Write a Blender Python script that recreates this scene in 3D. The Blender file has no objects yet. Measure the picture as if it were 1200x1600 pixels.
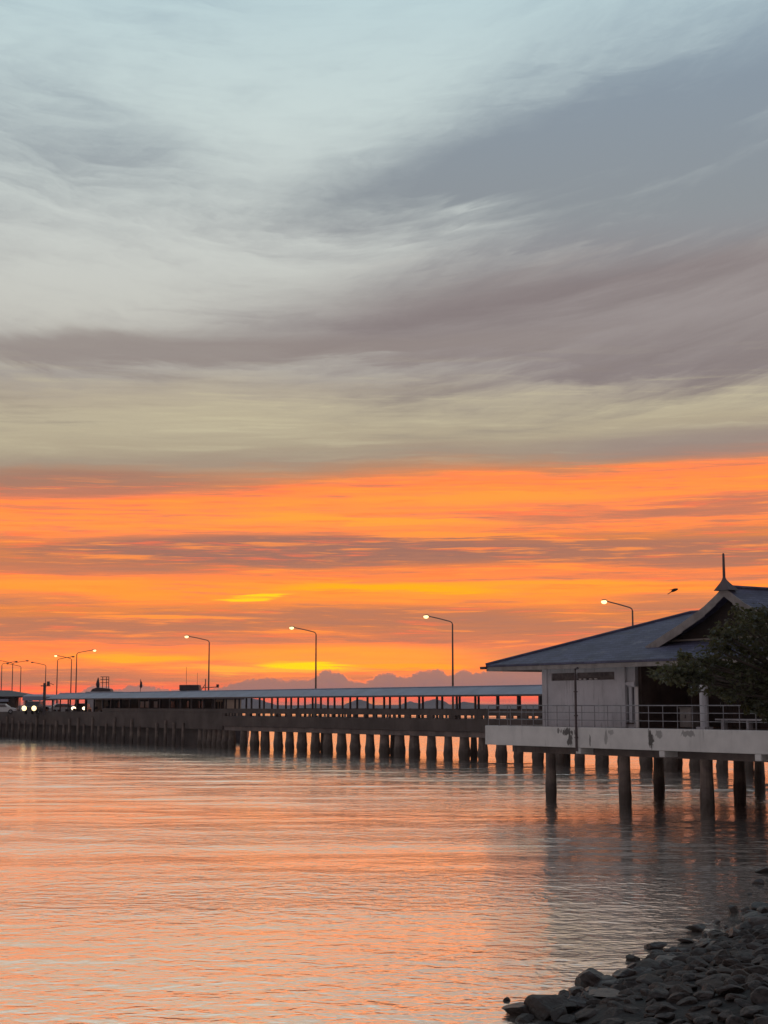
import bpy, bmesh, math, random
from mathutils import Vector, Matrix, noise as mnoise

R = math.radians
rnd = random.Random(7)
scene = bpy.context.scene
COL = scene.collection

# ---------------------------------------------------------------- camera
F = 2350.0                     # focal length in units of a 1200 px wide frame
PITCH = math.atan(302 / F)
EYE = 4.8
SEA = 0.27                     # the tide stands this much above the datum
cam = bpy.data.cameras.new('camera')
cam.sensor_fit = 'HORIZONTAL'
cam.sensor_width = 36.0
cam.lens = 36.0 * F / 1200.0
cam.clip_start = 0.2
cam.clip_end = 90000
camo = bpy.data.objects.new('camera', cam)
COL.objects.link(camo)
camo.location = (0, 0, EYE)
camo.rotation_euler = (math.pi / 2 + PITCH, 0, 0)
scene.camera = camo


def ray(x, y):
    u, v = (x - 600) / F, (800 - y) / F
    c, s = math.cos(PITCH), math.sin(PITCH)
    return Vector((u, c - v * s, s + v * c))


def at(x, y, Y):
    """the point of the place seen at photo position x, y and standing Y metres ahead"""
    d = ray(x, y)
    return Vector((0, 0, EYE)) + d * (Y / d.y)


def azd(x):
    return math.degrees(math.atan((x - 600) / F / math.cos(PITCH)))


def eld(y):
    return math.degrees(math.atan((800 - y) / F) + PITCH)


def lin(c):
    out = []
    for v in c:
        v = v / 255.0
        out.append(v / 12.92 if v <= 0.04045 else ((v + 0.055) / 1.055) ** 2.4)
    if c[0] >= 238 and c[2] < 130:          # the burning clouds are brighter than display white in red
        out[0] *= 1.45
    return tuple(out) + (1.0,)


# ---------------------------------------------------------------- node expressions
class X:
    """a small wrapper so that node maths reads as maths"""
    nt = None

    def __init__(s, sock):
        s.s = sock

    @staticmethod
    def m(op, *a, clamp=False):
        n = X.nt.nodes.new('ShaderNodeMath')
        n.operation = op
        n.use_clamp = clamp
        for i, v in enumerate(a):
            if isinstance(v, X):
                X.nt.links.new(v.s, n.inputs[i])
            else:
                n.inputs[i].default_value = float(v)
        return X(n.outputs[0])

    def __add__(s, o): return X.m('ADD', s, o)
    def __radd__(s, o): return X.m('ADD', o, s)
    def __sub__(s, o): return X.m('SUBTRACT', s, o)
    def __rsub__(s, o): return X.m('SUBTRACT', o, s)
    def __mul__(s, o): return X.m('MULTIPLY', s, o)
    def __rmul__(s, o): return X.m('MULTIPLY', o, s)
    def __truediv__(s, o): return X.m('DIVIDE', s, o)
    def __neg__(s): return X.m('MULTIPLY', s, -1)


def sm(a, b, v):
    """smoothstep from a to b (a may be the larger)"""
    n = X.nt.nodes.new('ShaderNodeMapRange')
    n.interpolation_type = 'SMOOTHSTEP'
    n.clamp = True
    lo, hi, t0, t1 = (a, b, 0, 1) if (isinstance(a, X) or isinstance(b, X) or a < b) else (b, a, 1, 0)
    for k, q in ((1, lo), (2, hi), (3, t0), (4, t1)):
        if isinstance(q, X):
            X.nt.links.new(q.s, n.inputs[k])
        else:
            n.inputs[k].default_value = q
    X.nt.links.new(v.s, n.inputs[0])
    return X(n.outputs[0])


def vec(x, y, z=0.0):
    n = X.nt.nodes.new('ShaderNodeCombineXYZ')
    for i, v in enumerate((x, y, z)):
        if isinstance(v, X):
            X.nt.links.new(v.s, n.inputs[i])
        else:
            n.inputs[i].default_value = v
    return X(n.outputs[0])


def noise(v, scale=1.0, detail=3.0, rough=0.5, dist=0.0):
    n = X.nt.nodes.new('ShaderNodeTexNoise')
    n.inputs['Scale'].default_value = scale
    n.inputs['Detail'].default_value = detail
    n.inputs['Roughness'].default_value = rough
    n.inputs['Distortion'].default_value = dist
    X.nt.links.new(v.s, n.inputs['Vector'])
    return X(n.outputs[0])


def mixc(f, a, b):
    n = X.nt.nodes.new('ShaderNodeMix')
    n.data_type = 'RGBA'
    ins = [i for i in n.inputs if i.type == 'RGBA']
    fac = n.inputs[0]
    if isinstance(f, X):
        X.nt.links.new(f.s, fac)
    else:
        fac.default_value = f
    for q, sck in ((a, ins[0]), (b, ins[1])):
        if isinstance(q, X):
            X.nt.links.new(q.s, sck)
        else:
            sck.default_value = q
    return X([o for o in n.outputs if o.type == 'RGBA'][0])


def ramp(v, stops, interp='LINEAR'):
    n = X.nt.nodes.new('ShaderNodeValToRGB')
    cr = n.color_ramp
    cr.interpolation = interp
    while len(cr.elements) > 1:
        cr.elements.remove(cr.elements[-1])
    cr.elements[0].position = stops[0][0]
    cr.elements[0].color = stops[0][1]
    for p, c in stops[1:]:
        e = cr.elements.new(p)
        e.color = c
    X.nt.links.new(v.s, n.inputs[0])
    return X(n.outputs[0])


# ---------------------------------------------------------------- the evening sky
world = bpy.data.worlds.new('World')
scene.world = world
world.use_nodes = True
nt = world.node_tree
X.nt = nt
nt.nodes.clear()
tc = nt.nodes.new('ShaderNodeTexCoord')
sep = nt.nodes.new('ShaderNodeSeparateXYZ')
nt.links.new(tc.outputs['Generated'], sep.inputs[0])
dx, dy, dz = (X(o) for o in sep.outputs)
DEG = 180 / math.pi
az = X.m('ARCTAN2', dx, dy) * DEG
el = X.m('ARCSINE', dz) * DEG
el = X.m('MAXIMUM', el, 0.0)

# slow swirls that bend everything, and fine level streaks
swirl = noise(vec(az * 0.05, el * 0.09, 3.1), 1.0, 3.0, 0.5) - 0.5
wisp = noise(vec(az * 0.09 + swirl * 1.6, el * 0.32 - az * 0.045, 7.7), 1.0, 6.0, 0.58) - 0.5
streak = noise(vec(az * 0.075, el * 1.35 + swirl * 1.2 - az * 0.016, 1.7), 1.0, 5.0, 0.55) - 0.5
fine = noise(vec(az * 0.22, el * 4.2 + swirl * 3.0 - az * 0.03, 5.2), 1.0, 4.0, 0.6) - 0.5

high = sm(8.5, 13.0, el)
tilt = az * 0.038 * sm(4.0, 8.5, el) * sm(22.0, 9.0, el)
elw = el - tilt + streak * (0.75 + high * 1.6) + fine * (0.28 + high * 0.2) + wisp * high * 2.6 + wisp * sm(6.2, 7.6, el) * sm(10.5, 9.0, el) * 1.5
base_px = [(1115, (236, 126, 108)), (1098, (255, 112, 76)), (1082, (250, 112, 76)), (1062, (232, 132, 88)), (1040, (246, 150, 72)),
           (1010, (240, 142, 78)), (985, (222, 132, 82)), (955, (224, 134, 78)), (928, (252, 160, 58)),
           (905, (238, 144, 74)), (880, (214, 130, 84)), (845, (222, 134, 80)), (820, (251, 153, 78)),
           (785, (251, 150, 74)), (762, (246, 142, 76)), (748, (222, 138, 92)), (732, (186, 140, 110)), (714, (166, 148, 130)),
           (690, (178, 165, 141)), (650, (189, 178, 152)), (615, (180, 168, 148)), (585, (156, 147, 142)),
           (500, (166, 161, 158)), (430, (186, 186, 182)), (340, (192, 198, 196)), (240, (190, 202, 206)),
           (120, (186, 206, 212)), (0, (184, 208, 216))]
EMAX = 50.0
stops = [(max(0.0, eld(y)) / EMAX, lin(c)) for y, c in base_px]
stops += [(34 / EMAX, lin((150, 172, 186))), (1.0, lin((112, 132, 156)))]
col = ramp(elw / EMAX, stops)


def blob(x, y, wx, wy, slope=0.0, warp=None, p=1.0):
    """soft patch centred on a direction, wx and wy in degrees"""
    a0, e0 = azd(x), eld(y)
    a = (az - a0) * (1.0 / wx)
    e = (el - e0 - (az - a0) * slope)
    if warp is not None:
        e = e + warp
    e = e * (1.0 / wy)
    return X.m('EXPONENT', (a * a + e * e) * -p)


PX = 1 / 41.0      # degrees per photo pixel
# high cloud: fibres that sweep up to the right, gathered into darker and lighter masses
q = el - az * 0.05 - az * az * 0.0068
fa = noise(vec(az * 0.055 + swirl * 1.2, q * 0.42 + swirl * 3.0, 21.0), 1.0, 7.0, 0.60, 0.25) - 0.5
fb = noise(vec(az * 0.13 + fa * 1.2, q * 1.15 + fa * 3.0, 35.0), 1.0, 7.0, 0.64, 0.2) - 0.5
fd = noise(vec(az * 0.30 + fa * 2.0, q * 0.9 + fa * 4.0, 48.0), 1.0, 6.0, 0.66, 0.4) - 0.5
wq = fa * 5.5 + fb * 1.6
dens = blob(1120, 200, 540 * PX, 150 * PX, 0.19, wq * 1.15) * 1.02 + blob(700, 275, 270 * PX, 46 * PX, 0.24, wq * 0.7) * 0.42 \
    + blob(235, 250, 120 * PX, 50 * PX, -0.15, wq * 0.8) * 0.36 + blob(0, 190, 210 * PX, 80 * PX, -0.22, wq * 0.8) * 0.22 \
    + blob(1150, 350, 480 * PX, 85 * PX, 0.03, wq * 0.6) * 0.62 + blob(60, 330, 260 * PX, 60 * PX, -0.1, wq * 0.6) * 0.22 \
    - blob(500, 150, 260 * PX, 110 * PX, 0.25, wq * 0.6) * 0.45 - blob(430, 405, 330 * PX, 55 * PX, 0.10, wq * 0.5) * 0.38 \
    - blob(730, 322, 90 * PX, 12 * PX, 0.17, fa * 1.0) * 0.50 - blob(140, 450, 260 * PX, 60 * PX, 0.0, wq * 0.5) * 0.25
dens = dens + fa * 0.85 + fb * 0.85 + fd * 0.85
light = ramp(el / 30.0, [(0.36, lin((186, 178, 164))), (0.48, lin((198, 197, 189))), (0.60, lin((203, 208, 204))), (0.74, lin((200, 214, 213))), (0.90, lin((188, 211, 216)))])
dark = ramp(el / 30.0, [(0.36, lin((148, 136, 132))), (0.50, lin((150, 145, 147))), (0.62, lin((142, 148, 153))), (0.76, lin((138, 151, 163))), (0.90, lin((156, 177, 190)))])
up_ = sm(11.0, 14.0, el) * sm(48.0, 34.0, el)
col = mixc(up_, col, mixc(sm(-0.40, 1.02, dens), light, dark))
# mauve band, thick to the right and thin to the left
mB = sm(0.07, 0.6, blob(1060, 500, 640 * PX, 98 * PX, 0.05, fa * 4.2 + fb * 1.6) + fa * 0.3 + fb * 0.3)
col = mixc(mB * 0.9, col, mixc(sm(-0.3, 0.3, fa + fb), lin((148, 138, 138)), lin((132, 121, 121))))
mB2 = sm(0.14, 0.9, blob(330, 555, 640 * PX, 38 * PX, 0.03, fa * 2.6 + fb * 1.4 + streak * 0.6) + fb * 0.45)
col = mixc(mB2 * 0.82, col, lin((146, 135, 131)))
# pale ribs below it
rn = noise(vec(az * 0.10 + swirl * 1.0, el * 2.2 + az * az * 0.002 + wisp * 1.4, 17.0), 1.0, 6.0, 0.62) - 0.5
zr = blob(600, 655, 1500 * PX, 62 * PX, 0.01)
col = mixc(sm(0.0, 0.22, rn + fb * 0.3) * zr * 0.62, col, lin((154, 142, 129)))
ribs = sm(0.0, -0.20, rn + fb * 0.3) * zr
col = mixc(ribs * 0.75, col, lin((201, 191, 160)))
mB3 = sm(0.2, 0.9, blob(1150, 700, 330 * PX, 30 * PX, 0.0, streak * 1.0))
col = mixc(mB3 * 0.6, col, lin((150, 134, 130)))
mB4 = sm(0.2, 0.9, blob(60, 765, 330 * PX, 24 * PX, 0.03, streak * 1.0))
col = mixc(mB4 * 0.75, col, lin((158, 122, 108)))

# dusky bars across the orange
low = sm(9.2, 8.2, el - tilt)
dusk = lin((163, 115, 100))
dusk2 = lin((178, 120, 98))
grain = noise(vec(az * 0.35 + swirl * 2.0, el * 7.5 + swirl * 5.0 + streak * 2.0, 12.0), 1.0, 5.0, 0.62) - 0.5
bars = [(460, 858, 430, 19, 0.0, 0.95), (1060, 866, 420, 17, 0.004, 0.72), (190, 868, 200, 13, 0.0, 0.5),
        (1150, 795, 170, 14, 0.02, 0.72), (860, 802, 160, 11, 0.0, 0.5), (130, 892, 260, 9, 0.0, 0.45),
        (560, 962, 330, 11, 0.02, 0.6), (150, 982, 300, 10, 0.0, 0.62), (800, 985, 270, 17, 0.0, 0.55),
        (300, 1000, 200, 6, 0.0, 0.4), (1130, 945, 200, 14, 0.0, 0.5), (900, 1015, 260, 12, 0.0, 0.5),
        (60, 1060, 200, 11, 0.0, 0.55), (350, 1040, 110, 7, 0.0, 0.35), (30, 940, 160, 8, 0.0, 0.4), (1000, 905, 240, 6, 0.01, 0.35)]
for (bx, by, bw, bh, sl, k) in bars:
    mk = sm(0.22, 0.7, blob(bx, by, bw * PX, bh * PX * 1.35, sl, streak * 0.8 + fine * 0.5 + grain * 0.12) + fine * 0.34 + grain * 0.14)
    col = mixc(mk * k * low, col, dusk if by < 960 else dusk2)
sk = sm(0.0, 0.20, fine * 0.8 + streak * 0.4 + grain * 0.8) * low
col = mixc(sk * 0.62, col, lin((186, 124, 98)))
sk2 = sm(-0.02, -0.20, fine * 0.7 + streak * 0.3 + grain * 0.9) * low
col = mixc(sk2 * 0.5, col, lin((255, 166, 62)))
sk3 = sm(0.03, 0.22, grain * 0.9 - fine * 0.6 + streak * 0.2) * low
col = mixc(sk3 * 0.4, col, lin((255, 124, 66)))
# where the light burns through
hot = [(545, 1024, 250, 17, 0.0, (255, 176, 56), 0.6), (430, 1046, 190, 5, 0.0, (255, 196, 60), 0.7), (270, 968, 150, 4, 0.01, (255, 168, 58), 0.6), (90, 918, 130, 5, 0.01, (255, 166, 64), 0.55),
       (385, 938, 58, 3.2, 0.03, (255, 214, 36), 1.0), (408, 931, 50, 2.6, 0.04, (255, 214, 36), 1.0), (490, 1037, 72, 5.5, -0.03, (255, 226, 20), 1.1), (610, 921, 190, 7, -0.01, (255, 182, 28), 0.95),
       (215, 1030, 130, 8, 0.0, (254, 186, 40), 0.8), (860, 915, 260, 6, 0.012, (255, 170, 52), 0.8), (640, 1042, 110, 6, -0.02, (255, 176, 40), 0.75),
       (560, 812, 260, 6, 0.0, (255, 172, 60), 0.7), (760, 778, 300, 6, 0.02, (255, 166, 66), 0.6), (700, 836, 160, 5, 0.0, (255, 168, 60), 0.6)]
for (bx, by, bw, bh, sl, c, k) in hot:
    near = blob(bx, by, bw * PX, bh * PX * 1.3, sl, streak * 0.7 + fine * 0.7 + grain * 0.3)
    mk = sm(0.22, 0.8, near + fine * 1.1 + grain * 0.6) * sm(0.02, 0.3, near)
    col = mixc(X.m('MINIMUM', mk * k, 1.0), col, lin(c))

# heaped cloud bank standing on the horizon
prof = [(-600, 1078), (0, 1084), (120, 1083), (150, 1073), (170, 1072), (186, 1077), (215, 1071), (250, 1073), (285, 1077), (335, 1076), (362, 1069),
        (400, 1061), (428, 1060), (452, 1062), (482, 1059), (500, 1054), (514, 1048), (531, 1049), (541, 1060), (562, 1064),
        (582, 1062), (598, 1051), (612, 1052), (627, 1056), (655, 1050), (684, 1047), (703, 1056), (720, 1044), (738, 1052),
        (762, 1046), (860, 1046), (1200, 1050), (1500, 1060)]
A0, A1 = azd(-600), azd(1500)
fc = nt.nodes.new('ShaderNodeFloatCurve')
cv = fc.mapping.curves[0]
pts = [((azd(x) - A0) / (A1 - A0), eld(y) / 2.0) for x, y in prof]
cv.points[0].location = pts[0]
cv.points[1].location = pts[-1]
for p in pts[1:-1]:
    cv.points.new(*p)
for p in cv.points:
    p.handle_type = 'AUTO'
fc.mapping.update()
nt.links.new(((az - A0) * (1 / (A1 - A0))).s, fc.inputs['Value'])
top = X(fc.outputs[0]) * 2.0
puff = noise(vec(az * 1.9, el * 2.6, 9.0), 1.0, 5.0, 0.6) - 0.5
puff2 = noise(vec(az * 6.0, el * 8.0, 4.0), 1.0, 4.0, 0.65) - 0.5
top = top + puff * 0.36 + puff2 * 0.26
bank = sm(-0.03, 0.05, top - el) * sm(0.33, 0.5, el)
shade = mixc(sm(0.0, 0.9, top - el + puff * 0.5), lin((172, 124, 112)), lin((158, 120, 118)))
col = mixc(bank * 0.95, col, shade)
rim = sm(0.09, 0.0, X.m('ABSOLUTE', top - el)) * sm(0.36, 0.5, el) * blob(600, 1055, 170 * PX, 60 * PX)
col = mixc(rim * 0.55, col, lin((255, 150, 84)))

# away from the sunset the sky is dim and blue grey
back = sm(28.0, 95.0, X.m('ABSOLUTE', az))
dim = ramp(el / 90.0, [(0.0, lin((140, 116, 112))), (0.2, lin((138, 130, 134))), (1.0, lin((128, 142, 158)))])
col = mixc(back, col, dim)
bgc = nt.nodes.new('ShaderNodeBackground')
nt.links.new(col.s, bgc.inputs['Color'])
bgc.inputs['Strength'].default_value = 1.0
outw = nt.nodes.new('ShaderNodeOutputWorld')
nt.links.new(bgc.outputs[0], outw.inputs['Surface'])

scene.view_settings.view_transform = 'Standard'
scene.view_settings.look = 'None'
scene.view_settings.exposure = 0.0
scene.view_settings.gamma = 1.0
scene.cycles.max_bounces = 6
scene.cycles.sample_clamp_indirect = 3.0


# ---------------------------------------------------------------- materials
def mat(name, color, rough=0.7, vary=0.25, scale=1.2, bump=0.0, bscale=8.0, metal=0.0, spec=0.5, streaks=0.0, extra=None):
    m = bpy.data.materials.new(name)
    m.use_nodes = True
    t = m.node_tree
    X.nt = t
    b = t.nodes['Principled BSDF']
    b.inputs['Roughness'].default_value = rough
    b.inputs['Metallic'].default_value = metal
    b.inputs['Specular IOR Level'].default_value = spec
    tcn = t.nodes.new('ShaderNodeTexCoord')
    P = X(tcn.outputs['Object'])
    c1 = tuple(color) + (1,)
    n1 = noise(P, scale, 5.0, 0.6)
    dark = tuple(v * (1 - vary) for v in color) + (1,)
    lite = tuple(min(1, v * (1 + vary * 0.7)) for v in color) + (1,)
    cc = mixc(sm(0.3, 0.7, n1), dark, lite)
    if streaks:
        mp = t.nodes.new('ShaderNodeMapping')
        mp.inputs['Scale'].default_value = (3.0, 3.0, 0.35)
        t.links.new(P.s, mp.inputs[0])
        n2 = noise(X(mp.outputs[0]), 1.6, 5.0, 0.65)
        cc = mixc(sm(0.52, 0.72, n2) * streaks, cc, tuple(v * 0.35 for v in color) + (1,))
    if extra:
        cc = extra(P, cc)
    t.links.new(cc.s, b.inputs['Base Color'])
    if bump:
        bn = t.nodes.new('ShaderNodeBump')
        bn.inputs['Strength'].default_value = 0.6
        bn.inputs['Distance'].default_value = bump
        nb = noise(P, bscale, 5.0, 0.6)
        t.links.new(nb.s, bn.inputs['Height'])
        t.links.new(bn.outputs[0], b.inputs['Normal'])
    return m


def glow(name, color, strength):
    m = bpy.data.materials.new(name)
    m.use_nodes = True
    b = m.node_tree.nodes['Principled BSDF']
    b.inputs['Base Color'].default_value = tuple(color) + (1,)
    b.inputs['Emission Color'].default_value = tuple(color) + (1,)
    b.inputs['Emission Strength'].default_value = strength
    return m


M = {}
M['white_wall'] = mat('white_wall', (0.62, 0.61, 0.63), 0.85, 0.16, 0.6, streaks=0.5)


def fascia_stains(P, cc):
    sp = X.nt.nodes.new('ShaderNodeSeparateXYZ')
    X.nt.links.new(P.s, sp.inputs[0])
    px, py, pz = (X(o) for o in sp.outputs)
    n = noise(vec(px * 2.6, py * 2.0, pz * 1.2), 2.2, 6.0, 0.65)
    for (s0, z0, ws, wz, k) in STAINS:
        da, db = (px - s0) / ws, (pz - z0) / wz
        d = X.m('SQRT', da * da + db * db)
        cc = mixc(sm(0.10, -0.16, d - 0.8 - (n - 0.5) * 3.4) * k, cc, (0.075, 0.065, 0.058, 1))
    n3 = noise(vec(px * 1.3, py, pz * 0.18), 2.2, 5.0, 0.65)
    cc = mixc(sm(0.56, 0.78, n3) * 0.5, cc, (0.16, 0.145, 0.125, 1))
    return cc


STAINS = [(6.35, 3.58, 0.55, 0.22, 0.9), (6.55, 3.2, 0.22, 0.4, 0.9), (5.7, 3.62, 0.14, 0.14, 0.7), (7.95, 3.3, 0.07, 0.35, 0.7),
          (9.05, 3.45, 0.16, 0.35, 0.45), (11.95, 3.35, 0.2, 0.5, 0.95), (12.5, 3.55, 0.28, 0.2, 0.5), (14.2, 3.6, 0.5, 0.16, 0.55), (9.4, 3.6, 0.3, 0.12, 0.4)]
M['fascia'] = mat('painted_concrete', (0.70, 0.675, 0.635), 0.85, 0.12, 0.8, bump=0.01, extra=fascia_stains)
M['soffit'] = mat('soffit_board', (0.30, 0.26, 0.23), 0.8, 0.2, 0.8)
M['dark_concrete'] = mat('weathered_concrete', (0.17, 0.135, 0.12), 0.85, 0.35, 0.7, bump=0.03, bscale=3.0, streaks=0.5)
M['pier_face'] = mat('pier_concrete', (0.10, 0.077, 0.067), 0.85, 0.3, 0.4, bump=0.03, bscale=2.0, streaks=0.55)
M['quay_dark'] = mat('shaded_quay_stone', (0.072, 0.056, 0.049), 0.8, 0.45, 0.5, bump=0.1, bscale=1.5, streaks=0.4)  # shade beneath the pier deck is put into this dark colour


def pile_growth(P, cc):
    sp = X.nt.nodes.new('ShaderNodeSeparateXYZ')
    X.nt.links.new(P.s, sp.inputs[0])
    z = X(sp.outputs[2])
    n = noise(P, 4.0, 4.0, 0.6)
    return mixc(sm(1.6, 0.7, z + (n - 0.5) * 0.8) * 0.8, cc, (0.075, 0.06, 0.048, 1))


M['pile'] = mat('pile_concrete', (0.20, 0.155, 0.13), 0.85, 0.35, 1.2, bump=0.04, bscale=5.0, streaks=0.5, extra=pile_growth)


def tiles(P, cc):
    t = X.nt
    sp = t.nodes.new('ShaderNodeSeparateXYZ')
    t.links.new(P.s, sp.inputs[0])
    px, py, pz = (X(o) for o in sp.outputs)
    br = t.nodes.new('ShaderNodeTexBrick')
    br.inputs['Scale'].default_value = 1.0
    br.inputs['Brick Width'].default_value = 0.42
    br.inputs['Row Height'].default_value = 0.11
    br.inputs['Mortar Size'].default_value = 0.012
    br.inputs['Color1'].default_value = (1, 1, 1, 1)
    br.inputs['Color2'].default_value = (0.62, 0.62, 0.66, 1)
    br.inputs['Mortar'].default_value = (0.35, 0.35, 0.38, 1)
    t.links.new(vec(px + py, pz).s, br.inputs['Vector'])
    mx = t.nodes.new('ShaderNodeMix')
    mx.data_type = 'RGBA'
    mx.blend_type = 'MULTIPLY'
    mx.inputs[0].default_value = 0.75
    ins = [i for i in mx.inputs if i.type == 'RGBA']
    t.links.new(cc.s, ins[0])
    t.links.new(br.outputs['Color'], ins[1])
    c2 = X([o for o in mx.outputs if o.type == 'RGBA'][0])
    n = noise(vec(px * 0.9, py * 0.9, pz * 3.0), 1.3, 5.0, 0.65)
    c2 = mixc(sm(0.56, 0.75, n) * 0.55, c2, (0.27, 0.26, 0.27, 1))
    n = noise(vec(px * 0.5, py * 0.5, pz * 2.0), 1.1, 5.0, 0.6)
    return mixc(sm(0.55, 0.7, n) * 0.5, c2, (0.06, 0.055, 0.07, 1))


M['roof_tile'] = mat('roof_tile', (0.115, 0.115, 0.185), 0.7, 0.3, 0.7, bump=0.03, bscale=6.0, extra=tiles)
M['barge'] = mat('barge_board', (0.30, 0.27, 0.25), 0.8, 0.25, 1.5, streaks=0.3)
M['brown_wood'] = mat('brown_timber', (0.105, 0.072, 0.058), 0.75, 0.35, 1.0, streaks=0.5)
M['dark_wood'] = mat('dark_timber', (0.05, 0.036, 0.03), 0.8, 0.3, 1.0)
M['finial'] = mat('finial_paint', (0.11, 0.08, 0.085), 0.6, 0.2, 3.0)
M['rail'] = mat('railing_paint', (0.27, 0.26, 0.27), 0.5, 0.3, 5.0)
M['pipe'] = mat('rusty_pipe', (0.085, 0.06, 0.06), 0.6, 0.35, 3.0)
M['glass'] = mat('dark_glass', (0.03, 0.03, 0.035), 0.15, 0.1, 1.0)
M['walk_roof'] = mat('blue_grey_sheet', (0.27, 0.29, 0.37), 0.55, 0.14, 0.5, streaks=0.2)
M['steel'] = mat('dark_steel', (0.075, 0.06, 0.06), 0.55, 0.25, 2.0)
M['pole'] = mat('galvanised_pole', (0.16, 0.12, 0.10), 0.5, 0.2, 2.0)
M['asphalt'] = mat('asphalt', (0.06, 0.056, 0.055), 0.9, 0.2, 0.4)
M['lamp_on'] = glow('lamp_light', (1.0, 0.68, 0.30), 2.4)
M['lamp_off'] = mat('lamp_glass', (0.25, 0.22, 0.2), 0.3, 0.1, 1.0)
M['head'] = glow('headlight_light', (1.0, 0.74, 0.34), 2.4)
M['tail'] = glow('brake_light', (1.0, 0.13, 0.06), 4.0)
M['reverse'] = glow('rear_light', (1.0, 0.80, 0.52), 3.0)
M['car_dark'] = mat('dark_car_paint', (0.06, 0.05, 0.05), 0.35, 0.15, 1.0)
M['car_white'] = mat('white_car_paint', (0.62, 0.60, 0.58), 0.35, 0.08, 1.0)
M['car_tan'] = mat('tan_car_paint', (0.45, 0.33, 0.24), 0.35, 0.1, 1.0)
M['car_glass'] = mat('car_glass', (0.16, 0.15, 0.15), 0.1, 0.1, 1.0)
M['tyre'] = mat('rubber', (0.025, 0.024, 0.023), 0.85, 0.2, 4.0)
M['ship_dark'] = mat('dark_ship_paint', (0.075, 0.055, 0.06), 0.6, 0.3, 0.7)
M['ship_white'] = mat('white_ship_paint', (0.5, 0.47, 0.47), 0.6, 0.15, 0.7, streaks=0.3)
M['bark'] = mat('bark', (0.09, 0.07, 0.055), 0.9, 0.35, 3.0, bump=0.03)
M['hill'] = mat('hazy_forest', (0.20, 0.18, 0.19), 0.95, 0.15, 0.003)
M['bird'] = mat('bird_feather', (0.05, 0.04, 0.035), 0.8, 0.2, 5.0)


def leaf_mat():
    m = mat('leaf_green', (0.080, 0.080, 0.042), 0.5, 0.6, 1.3)
    t = m.node_tree
    b = t.nodes['Principled BSDF']
    tr = t.nodes.new('ShaderNodeBsdfTranslucent')
    tr.inputs['Color'].default_value = (0.15, 0.14, 0.05, 1)
    mx = t.nodes.new('ShaderNodeMixShader')
    mx.inputs[0].default_value = 0.35
    t.links.new(b.outputs[0], mx.inputs[1])
    t.links.new(tr.outputs[0], mx.inputs[2])
    t.links.new(mx.outputs[0], t.nodes['Material Output'].inputs['Surface'])
    return m


M['leaf'] = leaf_mat()
def wet_line(P, cc):
    g = X.nt.nodes.new('ShaderNodeNewGeometry')
    sp = X.nt.nodes.new('ShaderNodeSeparateXYZ')
    X.nt.links.new(g.outputs['Position'], sp.inputs[0])
    z = X(sp.outputs[2])
    n = noise(X(g.outputs['Position']), 1.6, 3.0, 0.6)
    n5 = noise(X(g.outputs['Position']), 0.9, 2.0, 0.5)
    cc = mixc(sm(0.55, 0.7, n5) * 0.6, cc, (0.085, 0.058, 0.040, 1))
    return mixc(sm(0.42, 0.12, z - SEA + (n - 0.5) * 0.3) * 0.75, cc, (0.030, 0.024, 0.019, 1))


M['rock'] = mat('shore_rock', (0.105, 0.082, 0.068), 0.7, 0.45, 2.5, bump=0.05, bscale=6.0, extra=wet_line)
M['rock_wet'] = mat('wet_shore_rock', (0.054, 0.039, 0.032), 0.45, 0.5, 2.5, bump=0.05, bscale=6.0)
M['stone'] = mat('revetment_stone', (0.062, 0.049, 0.041), 0.75, 0.65, 2.4, bump=0.03, bscale=8.0, extra=wet_line)
M['shore'] = mat('muddy_rubble', (0.026, 0.021, 0.018), 0.9, 0.45, 2.2, bump=0.12, bscale=3.5)


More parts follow.
